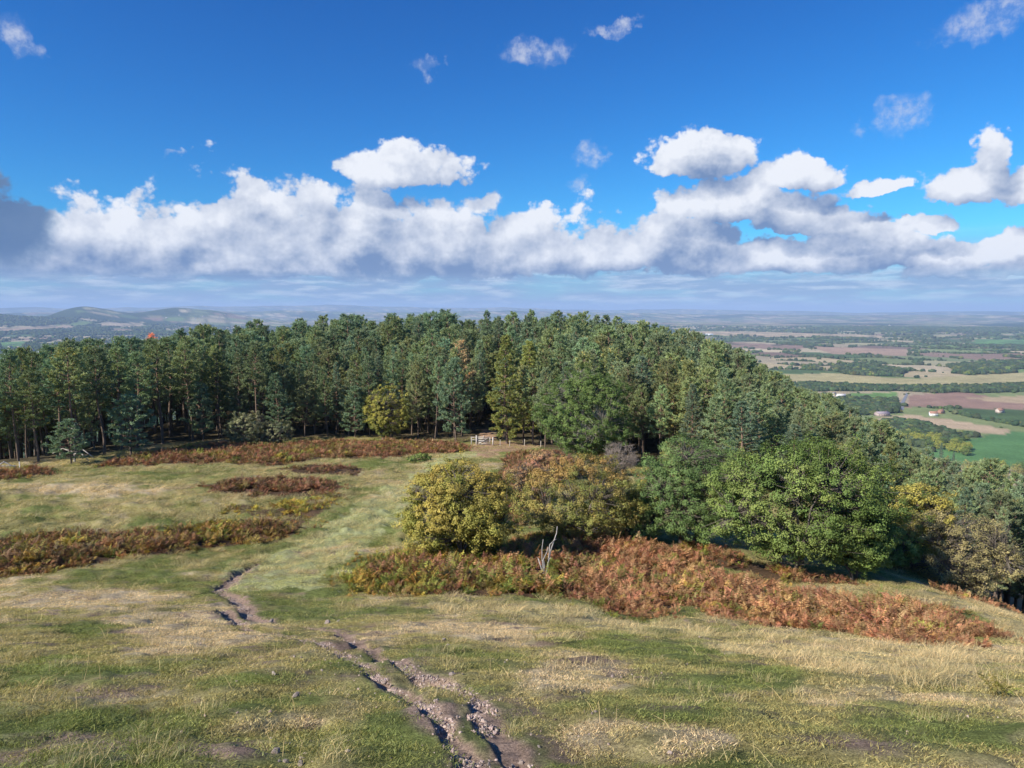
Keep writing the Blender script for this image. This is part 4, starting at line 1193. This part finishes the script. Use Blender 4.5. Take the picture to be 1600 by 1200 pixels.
# farm buildings
def house(label, px, py, w, d, h, wall, roof, rz=0.3, name='farmhouse', group=None, pitch=0.4):
    p = hit(px, py); z = float(coarse_z(p[0], p[1]))
    t = thing(name, label, 'house', (p[0], p[1], z - 0.2), rz, group)
    m_ = MB(); m_.box((-w / 2, -d / 2, 0), (w / 2, d / 2, h), wall)
    m_.add([(-w / 2, -d / 2, h), (-w / 2, d / 2, h), (-w / 2, 0, h + d * pitch), (w / 2, -d / 2, h), (w / 2, d / 2, h), (w / 2, 0, h + d * pitch)], [(0, 2, 1), (3, 4, 5)], wall)
    link('wall', m_.mesh('house wall', M_HOUSE), t)
    q = MB(); e = 0.5; rh = d * pitch
    for s_ in (-1, 1):
        a = np.array([-w / 2 - e, s_ * (d / 2 + e), h - 0.25]); b_ = np.array([w / 2 + e, s_ * (d / 2 + e), h - 0.25])
        c_ = np.array([w / 2 + e, 0, h + rh + 0.15]); d_ = np.array([-w / 2 - e, 0, h + rh + 0.15]); u = np.array([0, 0, 0.25])
        q.add([a, b_, c_, d_, a + u, b_ + u, c_ + u, d_ + u], [(0, 1, 2), (0, 2, 3), (4, 6, 5), (4, 7, 6), (0, 4, 5), (0, 5, 1), (0, 3, 7), (0, 7, 4), (1, 5, 6), (1, 6, 2)], roof)
    r_ = link('roof', q.mesh('house roof', M_HOUSE), t)
    ch = MB(); ch.box((w * 0.3, -0.5, h + rh * 0.5), (w * 0.3 + 1.0, 0.5, h + rh + 1.6), (0.30, 0.16, 0.11)); link('chimney', ch.mesh('chimney', M_HOUSE), r_)
    for i in range(max(2, int(w / 5))):
        x0 = -w / 2 + (i + 0.5) * w / max(2, int(w / 5))
        wn = MB(); wn.box((x0 - 0.6, -d / 2 - 0.06, h * 0.45), (x0 + 0.6, -d / 2 + 0.05, h * 0.45 + 1.4), (0.04, 0.045, 0.05)); link('window', wn.mesh('window', M_HOUSE), t)
WH = (0.78, 0.76, 0.72); BK = (0.36, 0.20, 0.14); SL = (0.22, 0.21, 0.23); TL = (0.36, 0.19, 0.13)
house('long white house in the trees beyond the steep pines', 1314, 621, 20, 8, 5.5, WH, (0.66, 0.64, 0.62), 0.1)
house('white cottage with slate roof beside the long white house', 1303, 618, 9, 7, 5, WH, SL, 0.5)
house('wide pinkish-roofed barn above the tan field', 1378, 650, 26, 14, 6, (0.42, 0.33, 0.30), (0.33, 0.27, 0.29), 0.15, 'barn', pitch=0.22)
house('white farmhouse with red tiled roof behind the yellow-green copse', 1458, 650, 14, 9, 6, WH, TL, -0.2)
house('brick cottage with red roof beside the white farmhouse', 1470, 646, 13, 8, 5, BK, TL, 0.4)
house('brick farmhouse with pale gable across the ploughed field', 1562, 645, 15, 9, 6, (0.55, 0.45, 0.38), TL, 0.3)
house('low white shed on the far stubble field', 1108, 524, 60, 18, 7, WH, (0.7, 0.7, 0.7), 0.0, 'farm_shed')
house('white cottage among hedges below the wooded hills', 62, 551, 14, 9, 6, WH, SL, 0.2)
house('pale farmhouse beside the white cottage below the wooded hills', 72, 552, 18, 9, 6, (0.6, 0.52, 0.45), TL, -0.2)
for i, (a, b_) in enumerate([(30, 545), (50, 549), (16, 544), (305, 498), (260, 497), (342, 496), (318, 495), (352, 492), (280, 493), (1130, 511), (1165, 513), (1080, 508), (1350, 511), (1390, 509)]):
    house('tiny pale house of the far villages on the plain', a, b_, 22, 12, 8, (0.62, 0.58, 0.52), (0.40, 0.30, 0.26), i * 0.7, group='houses of the far villages')

# road and pond on the plain
def sheet(name, pl, col, label, rough=0.8, zo=0.5):
    w = ground_poly(pl); z = coarse_z(w[:, 0], w[:, 1]) + zo
    V = np.column_stack([w, z]); c_ = V.mean(0)[None]; n = len(V)
    m_ = MB(); m_.add(np.vstack([V, c_]), [(i, (i + 1) % n, n) for i in range(n)], col)
    mt = solid_mat(name + ' surface', rough, 0.05, 0.08, spec=0.5)
    return link(name, m_.mesh(name, mt), None, kind='structure', label=label)
sheet('road', [(1404, 640), (1408, 628), (1416, 614), (1420, 614), (1414, 628), (1412, 641)], (0.22, 0.22, 0.23), 'straight grey road beside the ploughed field')
sheet('pond', [(1305, 602), (1316, 599), (1345, 599), (1347, 603), (1330, 605), (1308, 605)], (0.10, 0.14, 0.20), 'pale blue pond ringed by trees', 0.08)

# ------------------------------------------------------------------ bracken
def frond_mesh(seed, arch=0.9, nf=9, spread=1.0):
    """a stand of bracken about a metre tall: arching fronds cut into narrow leaflets"""
    rg = np.random.default_rng(seed); m_ = MB()
    for f in range(nf):
        a = f * 6.283 / nf + rg.uniform(-0.6, 0.6); L = rg.uniform(0.55, 0.95); up = rg.uniform(0.55, 1.0)
        o = rg.normal(size=2) * 0.14
        ss = np.linspace(0, 1, 15)
        rad = L * 0.62 * ss ** 1.5 * spread; hgt = up * (1.35 * ss - 0.62 * arch * ss ** 2.2)
        pts = np.stack([o[0] + np.cos(a) * rad, o[1] + np.sin(a) * rad, hgt], 1)
        side = unit(np.array([-math.sin(a), math.cos(a), rg.normal() * 0.35]))
        br = rg.uniform(0.7, 1.25); hue = np.array([1 + rg.normal() * 0.10, 1 + rg.normal() * 0.08, 1.0])
        m_.tube(pts[[0, 5, 9, 14]], [0.010, 0.008, 0.005, 0.003], np.array([0.8, 0.62, 0.5]) * br, 3, cap=False)
        tan = unit(np.gradient(pts, axis=0)); V = []; F = []
        for i in range(4, 15):
            wl = 0.27 * L * (1.0 - ((i - 5) / 10.0) ** 1.6 if i > 5 else 0.95)
            for s_ in (-1, 1):
                if rg.random() < 0.08: continue
                w_ = wl * rg.uniform(0.75, 1.15)
                tip = pts[i] + side * s_ * w_ + tan[i] * w_ * 0.5 - np.array([0, 0, w_ * rg.uniform(0.05, 0.75)])
                md = pts[i] * 0.55 + tip * 0.45 + np.array([0, 0, 0.02]); hw = tan[i] * rg.uniform(0.016, 0.026)
                k = len(V); V += [pts[i], md - hw, tip, md + hw]
                F += [(k, k + 1, k + 2), (k, k + 2, k + 3)]
        m_.add(V, F, hue * br)
    return m_.mesh('bracken frond', M_FROND)
FRONDS = [frond_mesh(i, arch=[0.8, 1.1, 0.5, 1.3][i % 4], nf=[9, 11, 8, 10][i % 4], spread=[1, 1.1, 0.75, 1.2][i % 4]) for i in range(6)]
BPAL = {'dark': [(0.150, 0.080, 0.045), (0.215, 0.115, 0.055), (0.16, 0.135, 0.045), (0.26, 0.19, 0.06), (0.13, 0.09, 0.05)],
        'brown': [(0.17, 0.085, 0.055), (0.22, 0.11, 0.065), (0.15, 0.10, 0.06), (0.20, 0.15, 0.06)],
        'yellow': [(0.34, 0.27, 0.045), (0.25, 0.23, 0.05), (0.20, 0.20, 0.05), (0.28, 0.17, 0.06)],
        'red': [(0.24, 0.115, 0.068), (0.20, 0.10, 0.06), (0.28, 0.150, 0.080), (0.19, 0.13, 0.06), (0.17, 0.15, 0.055)],
        'rust': [(0.30, 0.155, 0.082), (0.25, 0.125, 0.068), (0.33, 0.19, 0.10), (0.27, 0.17, 0.075)],
        'green': [(0.17, 0.185, 0.04), (0.22, 0.21, 0.045), (0.13, 0.155, 0.04), (0.31, 0.23, 0.05), (0.27, 0.17, 0.055)]}
br_ = np.random.default_rng(31)
B = {k: [] for k in ('p', 'r', 's', 't', 'i')}
def bracken_fill(poly, kind, size, dens):
    lo, hi = poly.min(0), poly.max(0); n = int((hi - lo).prod() * dens * 2.3)
    x = br_.uniform(lo[0], hi[0], n); y = br_.uniform(lo[1], hi[1], n)
    wx = (fbm(x, y, 2.0, 3, 55) - 0.5) * 2.4; wy = (fbm(x, y, 2.0, 3, 56) - 0.5) * 3.4
    k = inside(poly, x + wx, y + wy) & (fbm(x, y, 1.6, 3, 57) > (0.50 if kind == 'yellow' else 0.40 if kind in ('brown',) else 0.34))
    dsx, dsy, _ = hit(852, 900)
    k &= (x - dsx) ** 2 * 0.6 + (y - dsy + 1.0) ** 2 * 0.5 > 1.0          # clear round the dead shrub
    x, y = x[k], y[k]; n = len(x)
    if not n: return
    z = ground_z(x, y)
    px, py = proj(x, y, z)
    u = br_.random(n)
    tint = np.zeros((n, 3))
    patchn = fbm(x, y, 3.0, 3, 58)
    for j in range(n):
        kk = kind
        if kind == 'mix':                                    # green and gold at the track end, rust further along
            w = (px[j] - 620) / 560 + (patchn[j] - 0.5) * 1.5
            kk = 'green' if u[j] > 0.25 + w else 'red' if w < 0.62 and u[j] < 0.55 else 'rust' if w > 0.55 and u[j] < 0.86 else 'dark' if u[j] < 0.92 else 'green'
        elif kind == 'dark' and patchn[j] > 0.58 and u[j] < 0.5: kk = 'green'
        elif kind == 'red' and patchn[j] < 0.40 and u[j] < 0.5: kk = 'green'
        p_ = BPAL[kk]; tint[j] = p_[br_.integers(len(p_))]
    tint *= np.array([1.66, 1.60, 1.55]) * br_.uniform(0.7, 1.3, (n, 1))
    e0 = np.full(n, 9e9)
    for q0, q1 in zip(poly, np.roll(poly, -1, 0)):
        ab = q1 - q0; tt = np.clip(((x - q0[0]) * ab[0] + (y - q0[1]) * ab[1]) / (ab @ ab + 1e-9), 0, 1)
        e0 = np.minimum(e0, np.hypot(x - q0[0] - tt * ab[0], y - q0[1] - tt * ab[1]))
    s_ = 0.88 * size * (0.45 + 0.55 * sstep(0.0, 1.6, e0)) * br_.uniform(0.55, 1.3, n) * (0.72 + 0.6 * fbm(x, y, 2.4, 2, 59))
    B['p'].append(np.stack([x, y, z - 0.03], 1)); B['r'].append(np.stack([br_.normal(size=n) * 0.30, br_.normal(size=n) * 0.30, br_.uniform(0, 6.28, n)], 1))
    B['s'].append(np.stack([s_ * 1.1, s_ * 1.1, s_], 1)); B['t'].append(tint); B['i'].append(br_.integers(0, 6, n))
for poly, kind, size, dens in BRS:
    bracken_fill(poly, kind, size, dens)
    cen_ = poly.mean(0); grow = poly + unit(poly - cen_) * 1.3
    bracken_fill(grow, kind, size * 0.62, dens * 0.22)
scatter('bracken', 'rusty and green autumn bracken in banks on the hillside', *[np.concatenate(B[k]) for k in ('p', 'r', 's', 't')], FRONDS, np.concatenate(B['i']))
print('bracken', sum(len(a) for a in B['p']))

# a few ferns that stand alone
def fern(label, px, py, s_, col, seed):
    p = on_ground(px, py); t = thing('fern_plant', label, 'fern', tuple(p), seed * 1.3, None, s_)
    me = frond_mesh(seed, 1.0, 8); mt = FERN_MAT; me.materials.clear(); me.materials.append(mt)
    o = link('fronds', me, t); o.color = (*col, 1)
FERN_MAT = foliage_mat('lone fern fronds', 0.3, False, var=0.0)
fern('single yellow-green fern standing alone in the dry grass', 1556, 1094, 0.33, (0.27, 0.25, 0.06), 61)
fern('golden fern at the foot of the dark bracken bank', 50, 893, 0.62, (0.42, 0.26, 0.05), 62)
fern('yellow fern next to the golden fern below the bracken bank', 28, 899, 0.55, (0.40, 0.31, 0.05), 63)

# ------------------------------------------------------------------ grass
def grass_mesh(seed, n, rad, l0, l1, lean, w, wind=(0.5, 0.1), curve=0.5):
    rg = np.random.default_rng(seed)
    a = rg.uniform(0, 6.283, n); r = rad * np.sqrt(rg.random(n))
    b = np.stack([r * np.cos(a), r * np.sin(a), -0.01 * np.ones(n)], 1)
    L = rg.uniform(l0, l1, n)[:, None]
    d = unit(np.stack([rg.normal(size=n) * lean + wind[0] * lean, rg.normal(size=n) * lean + wind[1] * lean, np.ones(n)], 1))
    fl = d * np.array([1, 1, 0])
    sd = unit(np.cross(d, rg.normal(size=(n, 3)))) * w
    mid = b + d * L * 0.55; tip = b + d * L * 0.9 + fl * L * curve - np.array([0, 0, 1]) * L * curve * 0.35
    V = np.stack([b - sd, b + sd, mid + sd * 0.7, mid - sd * 0.7, tip], 1).reshape(-1, 3)
    o = np.arange(n)[:, None] * 5
    F = np.concatenate([o + [[0, 1, 2]], o + [[0, 2, 3]], o + [[3, 2, 4]]], 1).reshape(-1, 3)
    c_ = np.repeat(rg.uniform(0.5, 1.5, n), 5)[:, None] * np.ones((1, 3))
    dryb = np.repeat(rg.random(n) < 0.3, 5); c_[dryb] *= np.array([1.35, 1.2, 1.1])
    return mk_mesh('grass patch', V, F, c_, [M_GRASS])
TURF = [grass_mesh(i, 210, 0.27, 0.018, 0.055, 1.1, 0.0026, curve=0.15) for i in range(4)]
TALL = [grass_mesh(10 + i, 90, 0.22, 0.08, 0.24, 0.55, 0.0022, curve=0.35) for i in range(3)]
STALK = [grass_mesh(20 + i, 4, 0.22, 0.15, 0.36, 0.35, 0.0020, curve=0.3) for i in range(2)]
GP = TURF + TALL + STALK
gr = np.random.default_rng(77)
G = {k: [] for k in ('p', 'r', 's', 't', 'i')}
def grass_ring(r0, r1, dens, scale, tallk=1.0, vert=1.0, amax=45):
    area = math.radians(2 * amax) / 2 * (r1 * r1 - r0 * r0); n = int(area * dens)
    r = np.sqrt(gr.uniform(r0 * r0, r1 * r1, n)); a = np.radians(gr.uniform(-amax, amax, n))
    x, y = r * np.sin(a), r * np.cos(a)
    z = ground_z(x, y); dep, clo = (rut_field(x, y) if r0 < 30 else (np.zeros(n), np.zeros(n)))
    col, gcol, cov, dry = cover(x, y, z, clo)
    k = (gr.random(n) < cov) & (dep < 0.02) & (clo < 0.30 + 0.25 * gr.random(n)) & ~in_wood(x, y - 2)
    k &= (fbm(x, y, 0.7 * scale, 3, 66) > 0.27)
    for poly, kind, *_ in BRS:
        if kind not in ('yellow',): k &= ~inside(poly, x, y)
    x, y, z, col, dry = x[k], y[k], z[k], col[k], dry[k]; n = len(x)
    u = gr.random(n)
    left_rough = (y > 30) & (x < -8) & (y < 95)
    ptall = np.where(dry, 0.32, np.where(left_rough, 0.30, 0.025)) * tallk * (fbm(x, y, 1.7, 3, 68) > 0.40)
    idx = np.where(u < ptall, 4 + gr.integers(0, 3, n), np.where(u < ptall + 0.022, 7 + gr.integers(0, 2, n), gr.integers(0, 4, n)))
    t = col * gr.uniform(0.78, 1.25, (n, 1)) * 1.33
    tl = (idx >= 4)[:, None]
    t = np.where(tl, t * 0.45 + np.array([0.58, 0.47, 0.28]) * 0.55, t)
    s_ = scale * gr.uniform(0.75, 1.3, n)
    G['p'].append(np.stack([x, y, z], 1)); G['r'].append(slope_rot(x, y, gr.uniform(-0.7, 0.7, n), 0.8)); G['s'].append(np.stack([s_, s_, s_ * vert], 1)); G['t'].append(t); G['i'].append(idx)
grass_ring(3.4, 9, 40, 0.85)
grass_ring(9, 18, 26, 1.0)
grass_ring(18, 40, 10.0, 1.5, vert=0.8)
grass_ring(40, 112, 2.8, 2.7, 1.5, vert=0.62)
scatter('grass', 'short green and straw-coloured grass over the hillside', *[np.concatenate(G[k]) for k in ('p', 'r', 's', 't')], GP, np.concatenate(G['i']))
print('grass', sum(len(a) for a in G['p']))

# ------------------------------------------------------------------ stones in the ruts
def stone_mesh(seed, mat, col=(1, 1, 1), name='pebble'):
    import bmesh
    rg = np.random.default_rng(seed); bm = bmesh.new(); bmesh.ops.create_icosphere(bm, subdivisions=1, radius=0.5)
    sc_ = rg.uniform(0.6, 1.2, 3); sc_[2] *= 0.65
    for v in bm.verts:
        v.co = Vector((v.co.x * sc_[0], v.co.y * sc_[1], v.co.z * sc_[2])) * rg.uniform(0.75, 1.25)
    me = bpy.data.meshes.new(name); bm.to_mesh(me); bm.free()
    at = me.attributes.new('col', 'FLOAT_COLOR', 'POINT'); cc = np.ones((len(me.vertices), 4), np.float32); cc[:, :3] = col
    at.data.foreach_set('color', cc.ravel()); me.materials.append(mat)
    return me
PEB = [stone_mesh(400 + i, M_STONE) for i in range(6)]
sr = np.random.default_rng(88)
SX, SY = [], []
for ((ln, s), w, d), n in zip(LINES, (24000, 16000)):
    k = sr.integers(0, len(ln), n)
    SX.append(ln[k, 0] + sr.normal(size=n) * w * 0.75 + w * 0.2); SY.append(ln[k, 1] + sr.normal(size=n) * w * 0.75)
SX = np.concatenate(SX); SY = np.concatenate(SY)
dep, clo = rut_field(SX, SY)
rocky = fbm(SX, SY, 0.9, 3, 93)
k = ((dep > 0.024) & (rocky > 0.43)) | ((clo > 0.35) & (sr.random(len(SX)) < 0.10) & (rocky > 0.45))
n2_ = 2600                                               # loose stones in the turf
ex = sr.uniform(-6, 6, n2_); ey = sr.uniform(3.6, 16, n2_)
ek = fbm(ex, ey, 1.1, 3, 94) > 0.60
SX = np.concatenate([SX[k], ex[ek]]); SY = np.concatenate([SY[k], ey[ek]]); n = len(SX)
SZ = ground_z(SX, SY)
ssz = 0.010 + 0.042 * sr.random(n) ** 2.8
stint = np.array([0.42, 0.325, 0.275])[None, :] * sr.uniform(0.5, 1.35, (n, 1)) * (1 + sr.normal(size=(n, 3)) * 0.03)
scatter('gravel', 'pinkish-grey stones washed into the worn path ruts', np.stack([SX, SY, SZ + ssz * 0.12], 1), sr.uniform(-0.6, 6.28, (n, 3)), np.repeat(ssz[:, None], 3, 1), stint, PEB, sr.integers(0, 6, n))
print('gravel', n)
# larger stones lying loose
ROCKS = [stone_mesh(430 + i, M_ROCK, c_, 'rock') for i, c_ in enumerate([(0.29, 0.235, 0.20), (0.24, 0.20, 0.175), (0.33, 0.28, 0.235)])]
for i, (a, b_, wpx) in enumerate([(706, 1066, 10), (391, 960, 10), (693, 1005, 9), (700, 1015, 8), (462, 1088, 14), (428, 1068, 10), (432, 1178, 13), (470, 1192, 16), (446, 1190, 10), (652, 1034, 6), (735, 1078, 8), (528, 975, 8), (512, 978, 8), (424, 977, 9), (802, 1185, 10), (815, 1182, 9), (760, 1126, 8), (258, 1132, 9), (1010, 1150, 7), (842, 1165, 6)]):
    p = on_ground(a, b_); s_ = wpx / ppm(p)
    o = link('rock', ROCKS[i % 3], None, label='loose pinkish-grey stone lying on the worn turf by the path', category='stone', group='larger stones beside the path')
    o.location = p + np.array([0, 0, s_ * 0.12]); o.scale = (s_ * 1.1,) * 3; o.rotation_euler = (0.3 * i, 0.2 * i, 1.7 * i)

# ------------------------------------------------------------------ gate, fence and posts
def gate():
    p = on_ground(756, 695.5); k = ppm(p)
    W = 20.5 / k; H = 12.5 / k; PH = 15.5 / k
    t = thing('field_gate', 'pale weathered five-bar wooden gate where the track enters the wood', 'gate', tuple(p), 0.05)
    C0 = (0.50, 0.46, 0.41)
    def part(nm, a, b_): m_ = MB(); m_.box(a, b_, C0); return link(nm, m_.mesh(nm, M_WOOD), t)
    x0 = -W / 2; x1 = W / 2
    part('gate_post', (x0 - 0.20, -0.10, -0.3), (x0, 0.10, PH))
    part('gate_post', (x1 + 0.24, -0.09, -0.3), (x1 + 0.42, 0.09, PH * 0.8))
    part('stile', (x0 + 0.03, -0.04, 0.10), (x0 + 0.13, 0.04, H + 0.12)); part('stile', (x1 - 0.10, -0.04, 0.10), (x1, 0.04, H))
    for i, f in enumerate((0.10, 0.32, 0.54, 0.76, 0.96)):
        part('rail', (x0 + 0.13, -0.025, H * f), (x1 - 0.10, 0.025, H * f + 0.105))
    m_ = MB(); m_.tube([(x0 + 0.2, -0.05, 0.2), (x1 - 0.2, -0.05, H * 0.95)], [0.045, 0.045], C0, 4); link('brace', m_.mesh('brace', M_WOOD), t)
    m_ = MB(); m_.tube([(x0 + W * 0.45, -0.06, H * 0.9), (x0 + W * 0.5, -0.06, H + 0.22)], [0.05, 0.05], C0, 4); link('latch_handle', m_.mesh('latch', M_WOOD), t)
    q = thing('fence', 'short run of pale double rails fixed to the gate post', 'fence', tuple(p + np.array([x0 - 0.22, 0, 0])), 0.05)
    def fp(nm, a, b_): m_ = MB(); m_.box(a, b_, C0); return link(nm, m_.mesh(nm, M_WOOD), q)
    fp('rail', (-0.5, -0.04, H * 0.93), (0, 0.04, H * 0.93 + 0.10)); fp('rail', (-0.5, -0.04, H * 0.62), (0, 0.04, H * 0.62 + 0.10)); fp('post', (-0.61, -0.07, -0.3), (-0.5, 0.07, H * 1.05))
gate()
for i, (a, b_, hp) in enumerate([(781.5, 697, 7), (796.5, 698, 7), (819.5, 697, 8), (845, 699, 7)]):
    p = on_ground(a, b_); h = hp / ppm(p) * 1.3
    t = thing('fence_post', 'thin pale wooden post of the wire fence beside the gate', 'post', tuple(p), 0.2 * i, 'fence posts beside the gate')
    m_ = MB(); m_.tube([(0, 0, -0.3), (0.01, 0, h * 0.6), (0.02, 0.01, h)], [0.055, 0.05, 0.048], (0.50, 0.44, 0.36), 6); link('shaft', m_.mesh('post shaft', M_WOOD), t)
    m_ = MB(); m_.tube([(0.02, 0.01, h), (0.02, 0.01, h + 0.03)], [0.05, 0.02], (0.55, 0.5, 0.42), 6); link('cap', m_.mesh('post cap', M_WOOD), t)
p = on_ground(6, 737); k = ppm(p)
t = thing('stile_rail', 'pale broken wooden rails at the wood edge beside red bracken', 'fence', tuple(p), 0.0)
for (a, b_) in (((-1.2, 0, 0.05), (0.1, 0, 0.85)), ((0.0, 0.05, 0.85), (1.3, 0.05, 0.15)), ((-1.3, 0.1, 0.40), (1.1, 0.1, 0.44)), ((1.5, 0, -0.2), (1.5, 0, 0.85))):
    m_ = MB(); m_.tube([a, b_], [0.05, 0.045], (0.58, 0.54, 0.48), 5); link('rail', m_.mesh('rail', M_WOOD), t)

# ------------------------------------------------------------------ dead wood
def dead_bush():
    p = on_ground(852, 905); k = ppm(p)
    t = thing('dead_shrub', 'bleached white leafless dead shrub standing in the bracken', 'dead shrub', tuple(p), 0)
    C0 = (0.40, 0.37, 0.33)
    def P3(x, y, dy=0.0): return np.array([(x - 852) / k, dy, (905 - y) / k / 0.94])
    for i, (pl, r0) in enumerate([([(848, 905), (846, 893), (841, 878)], 0.05), ([(849, 905), (847, 885), (847, 865), (849, 852)], 0.035), ([(850, 905), (848, 880), (854, 867), (856, 858)], 0.04), ([(852, 905), (855, 890), (858, 876), (860, 874)], 0.05),
                                  ([(853, 905), (858, 872), (859, 858), (866, 852), (870, 851)], 0.035), ([(853, 905), (860, 868), (866, 852), (870, 842), (871, 833)], 0.045), ([(850, 905), (851, 884), (848, 876)], 0.03), ([(852, 905), (849, 880), (852, 886)], 0.02), ([(846, 893), (843, 886), (840, 876)], 0.025)]):
        dy = [0, 0.3, -0.2, -0.25, 0.2, 0.35, -0.3, 0.1, 0][i]
        pts_ = [P3(a, b_, dy * j / (len(pl) - 1)) for j, (a, b_) in enumerate(pl)]
        m_ = MB(); m_.tube(pts_, np.linspace(r0 * 0.8, r0 * 0.3, len(pl)), C0, 6); link('branch', m_.mesh('branch', M_WOOD), t)
dead_bush()
p = on_ground(126, 722); k = ppm(p)
t = thing('fallen_branch', 'pale dead pine limb with arching bare boughs at the wood edge', 'branch', tuple(p + np.array([0, -1.0, 0])), 0)
for pl in ([(0, 0, 0), (0.1, 0, 2.0), (0.25, 0, 4.0)], [(0, 0, 0.9), (-1.0, -0.2, 1.4), (-2.0, -0.3, 0.9)], [(0.1, 0, 1.0), (1.0, -0.2, 1.3), (2.2, -0.4, 0.5)], [(0.1, 0, 0.8), (0.9, -0.3, 0.9), (1.7, -0.4, 0.2)], [(0.2, 0, 3.2), (-0.4, 0, 3.6)], [(0.2, 0, 3.4), (0.8, 0, 3.5)]):
    m_ = MB(); m_.tube(pl, np.linspace(0.10, 0.03, len(pl)), (0.48, 0.44, 0.40), 5); link('bough', m_.mesh('bough', M_WOOD), t)

# ------------------------------------------------------------------ haze
S = 62000.0
bpy_m = MB(); bpy_m.box((-S, -S, PLAIN - 60), (S, S, 330), (1, 1, 1))
hm = bpy.data.materials.new('haze'); hm.use_nodes = True; hm.node_tree.nodes.clear()
hb = NB(hm.node_tree)
pv = hb.n('ShaderNodeVolumePrincipled'); pv.inputs['Color'].default_value = (0.50, 0.68, 1.0, 1); pv.inputs['Density'].default_value = 5.5e-5; pv.inputs['Anisotropy'].default_value = 0.0
ho = hb.n('ShaderNodeOutputMaterial'); hm.node_tree.links.new(pv.outputs[0], ho.inputs['Volume'])
hz_ = link('haze', bpy_m.mesh('haze', hm), None, kind='stuff', label='pale blue summer haze lying over the distant plain')
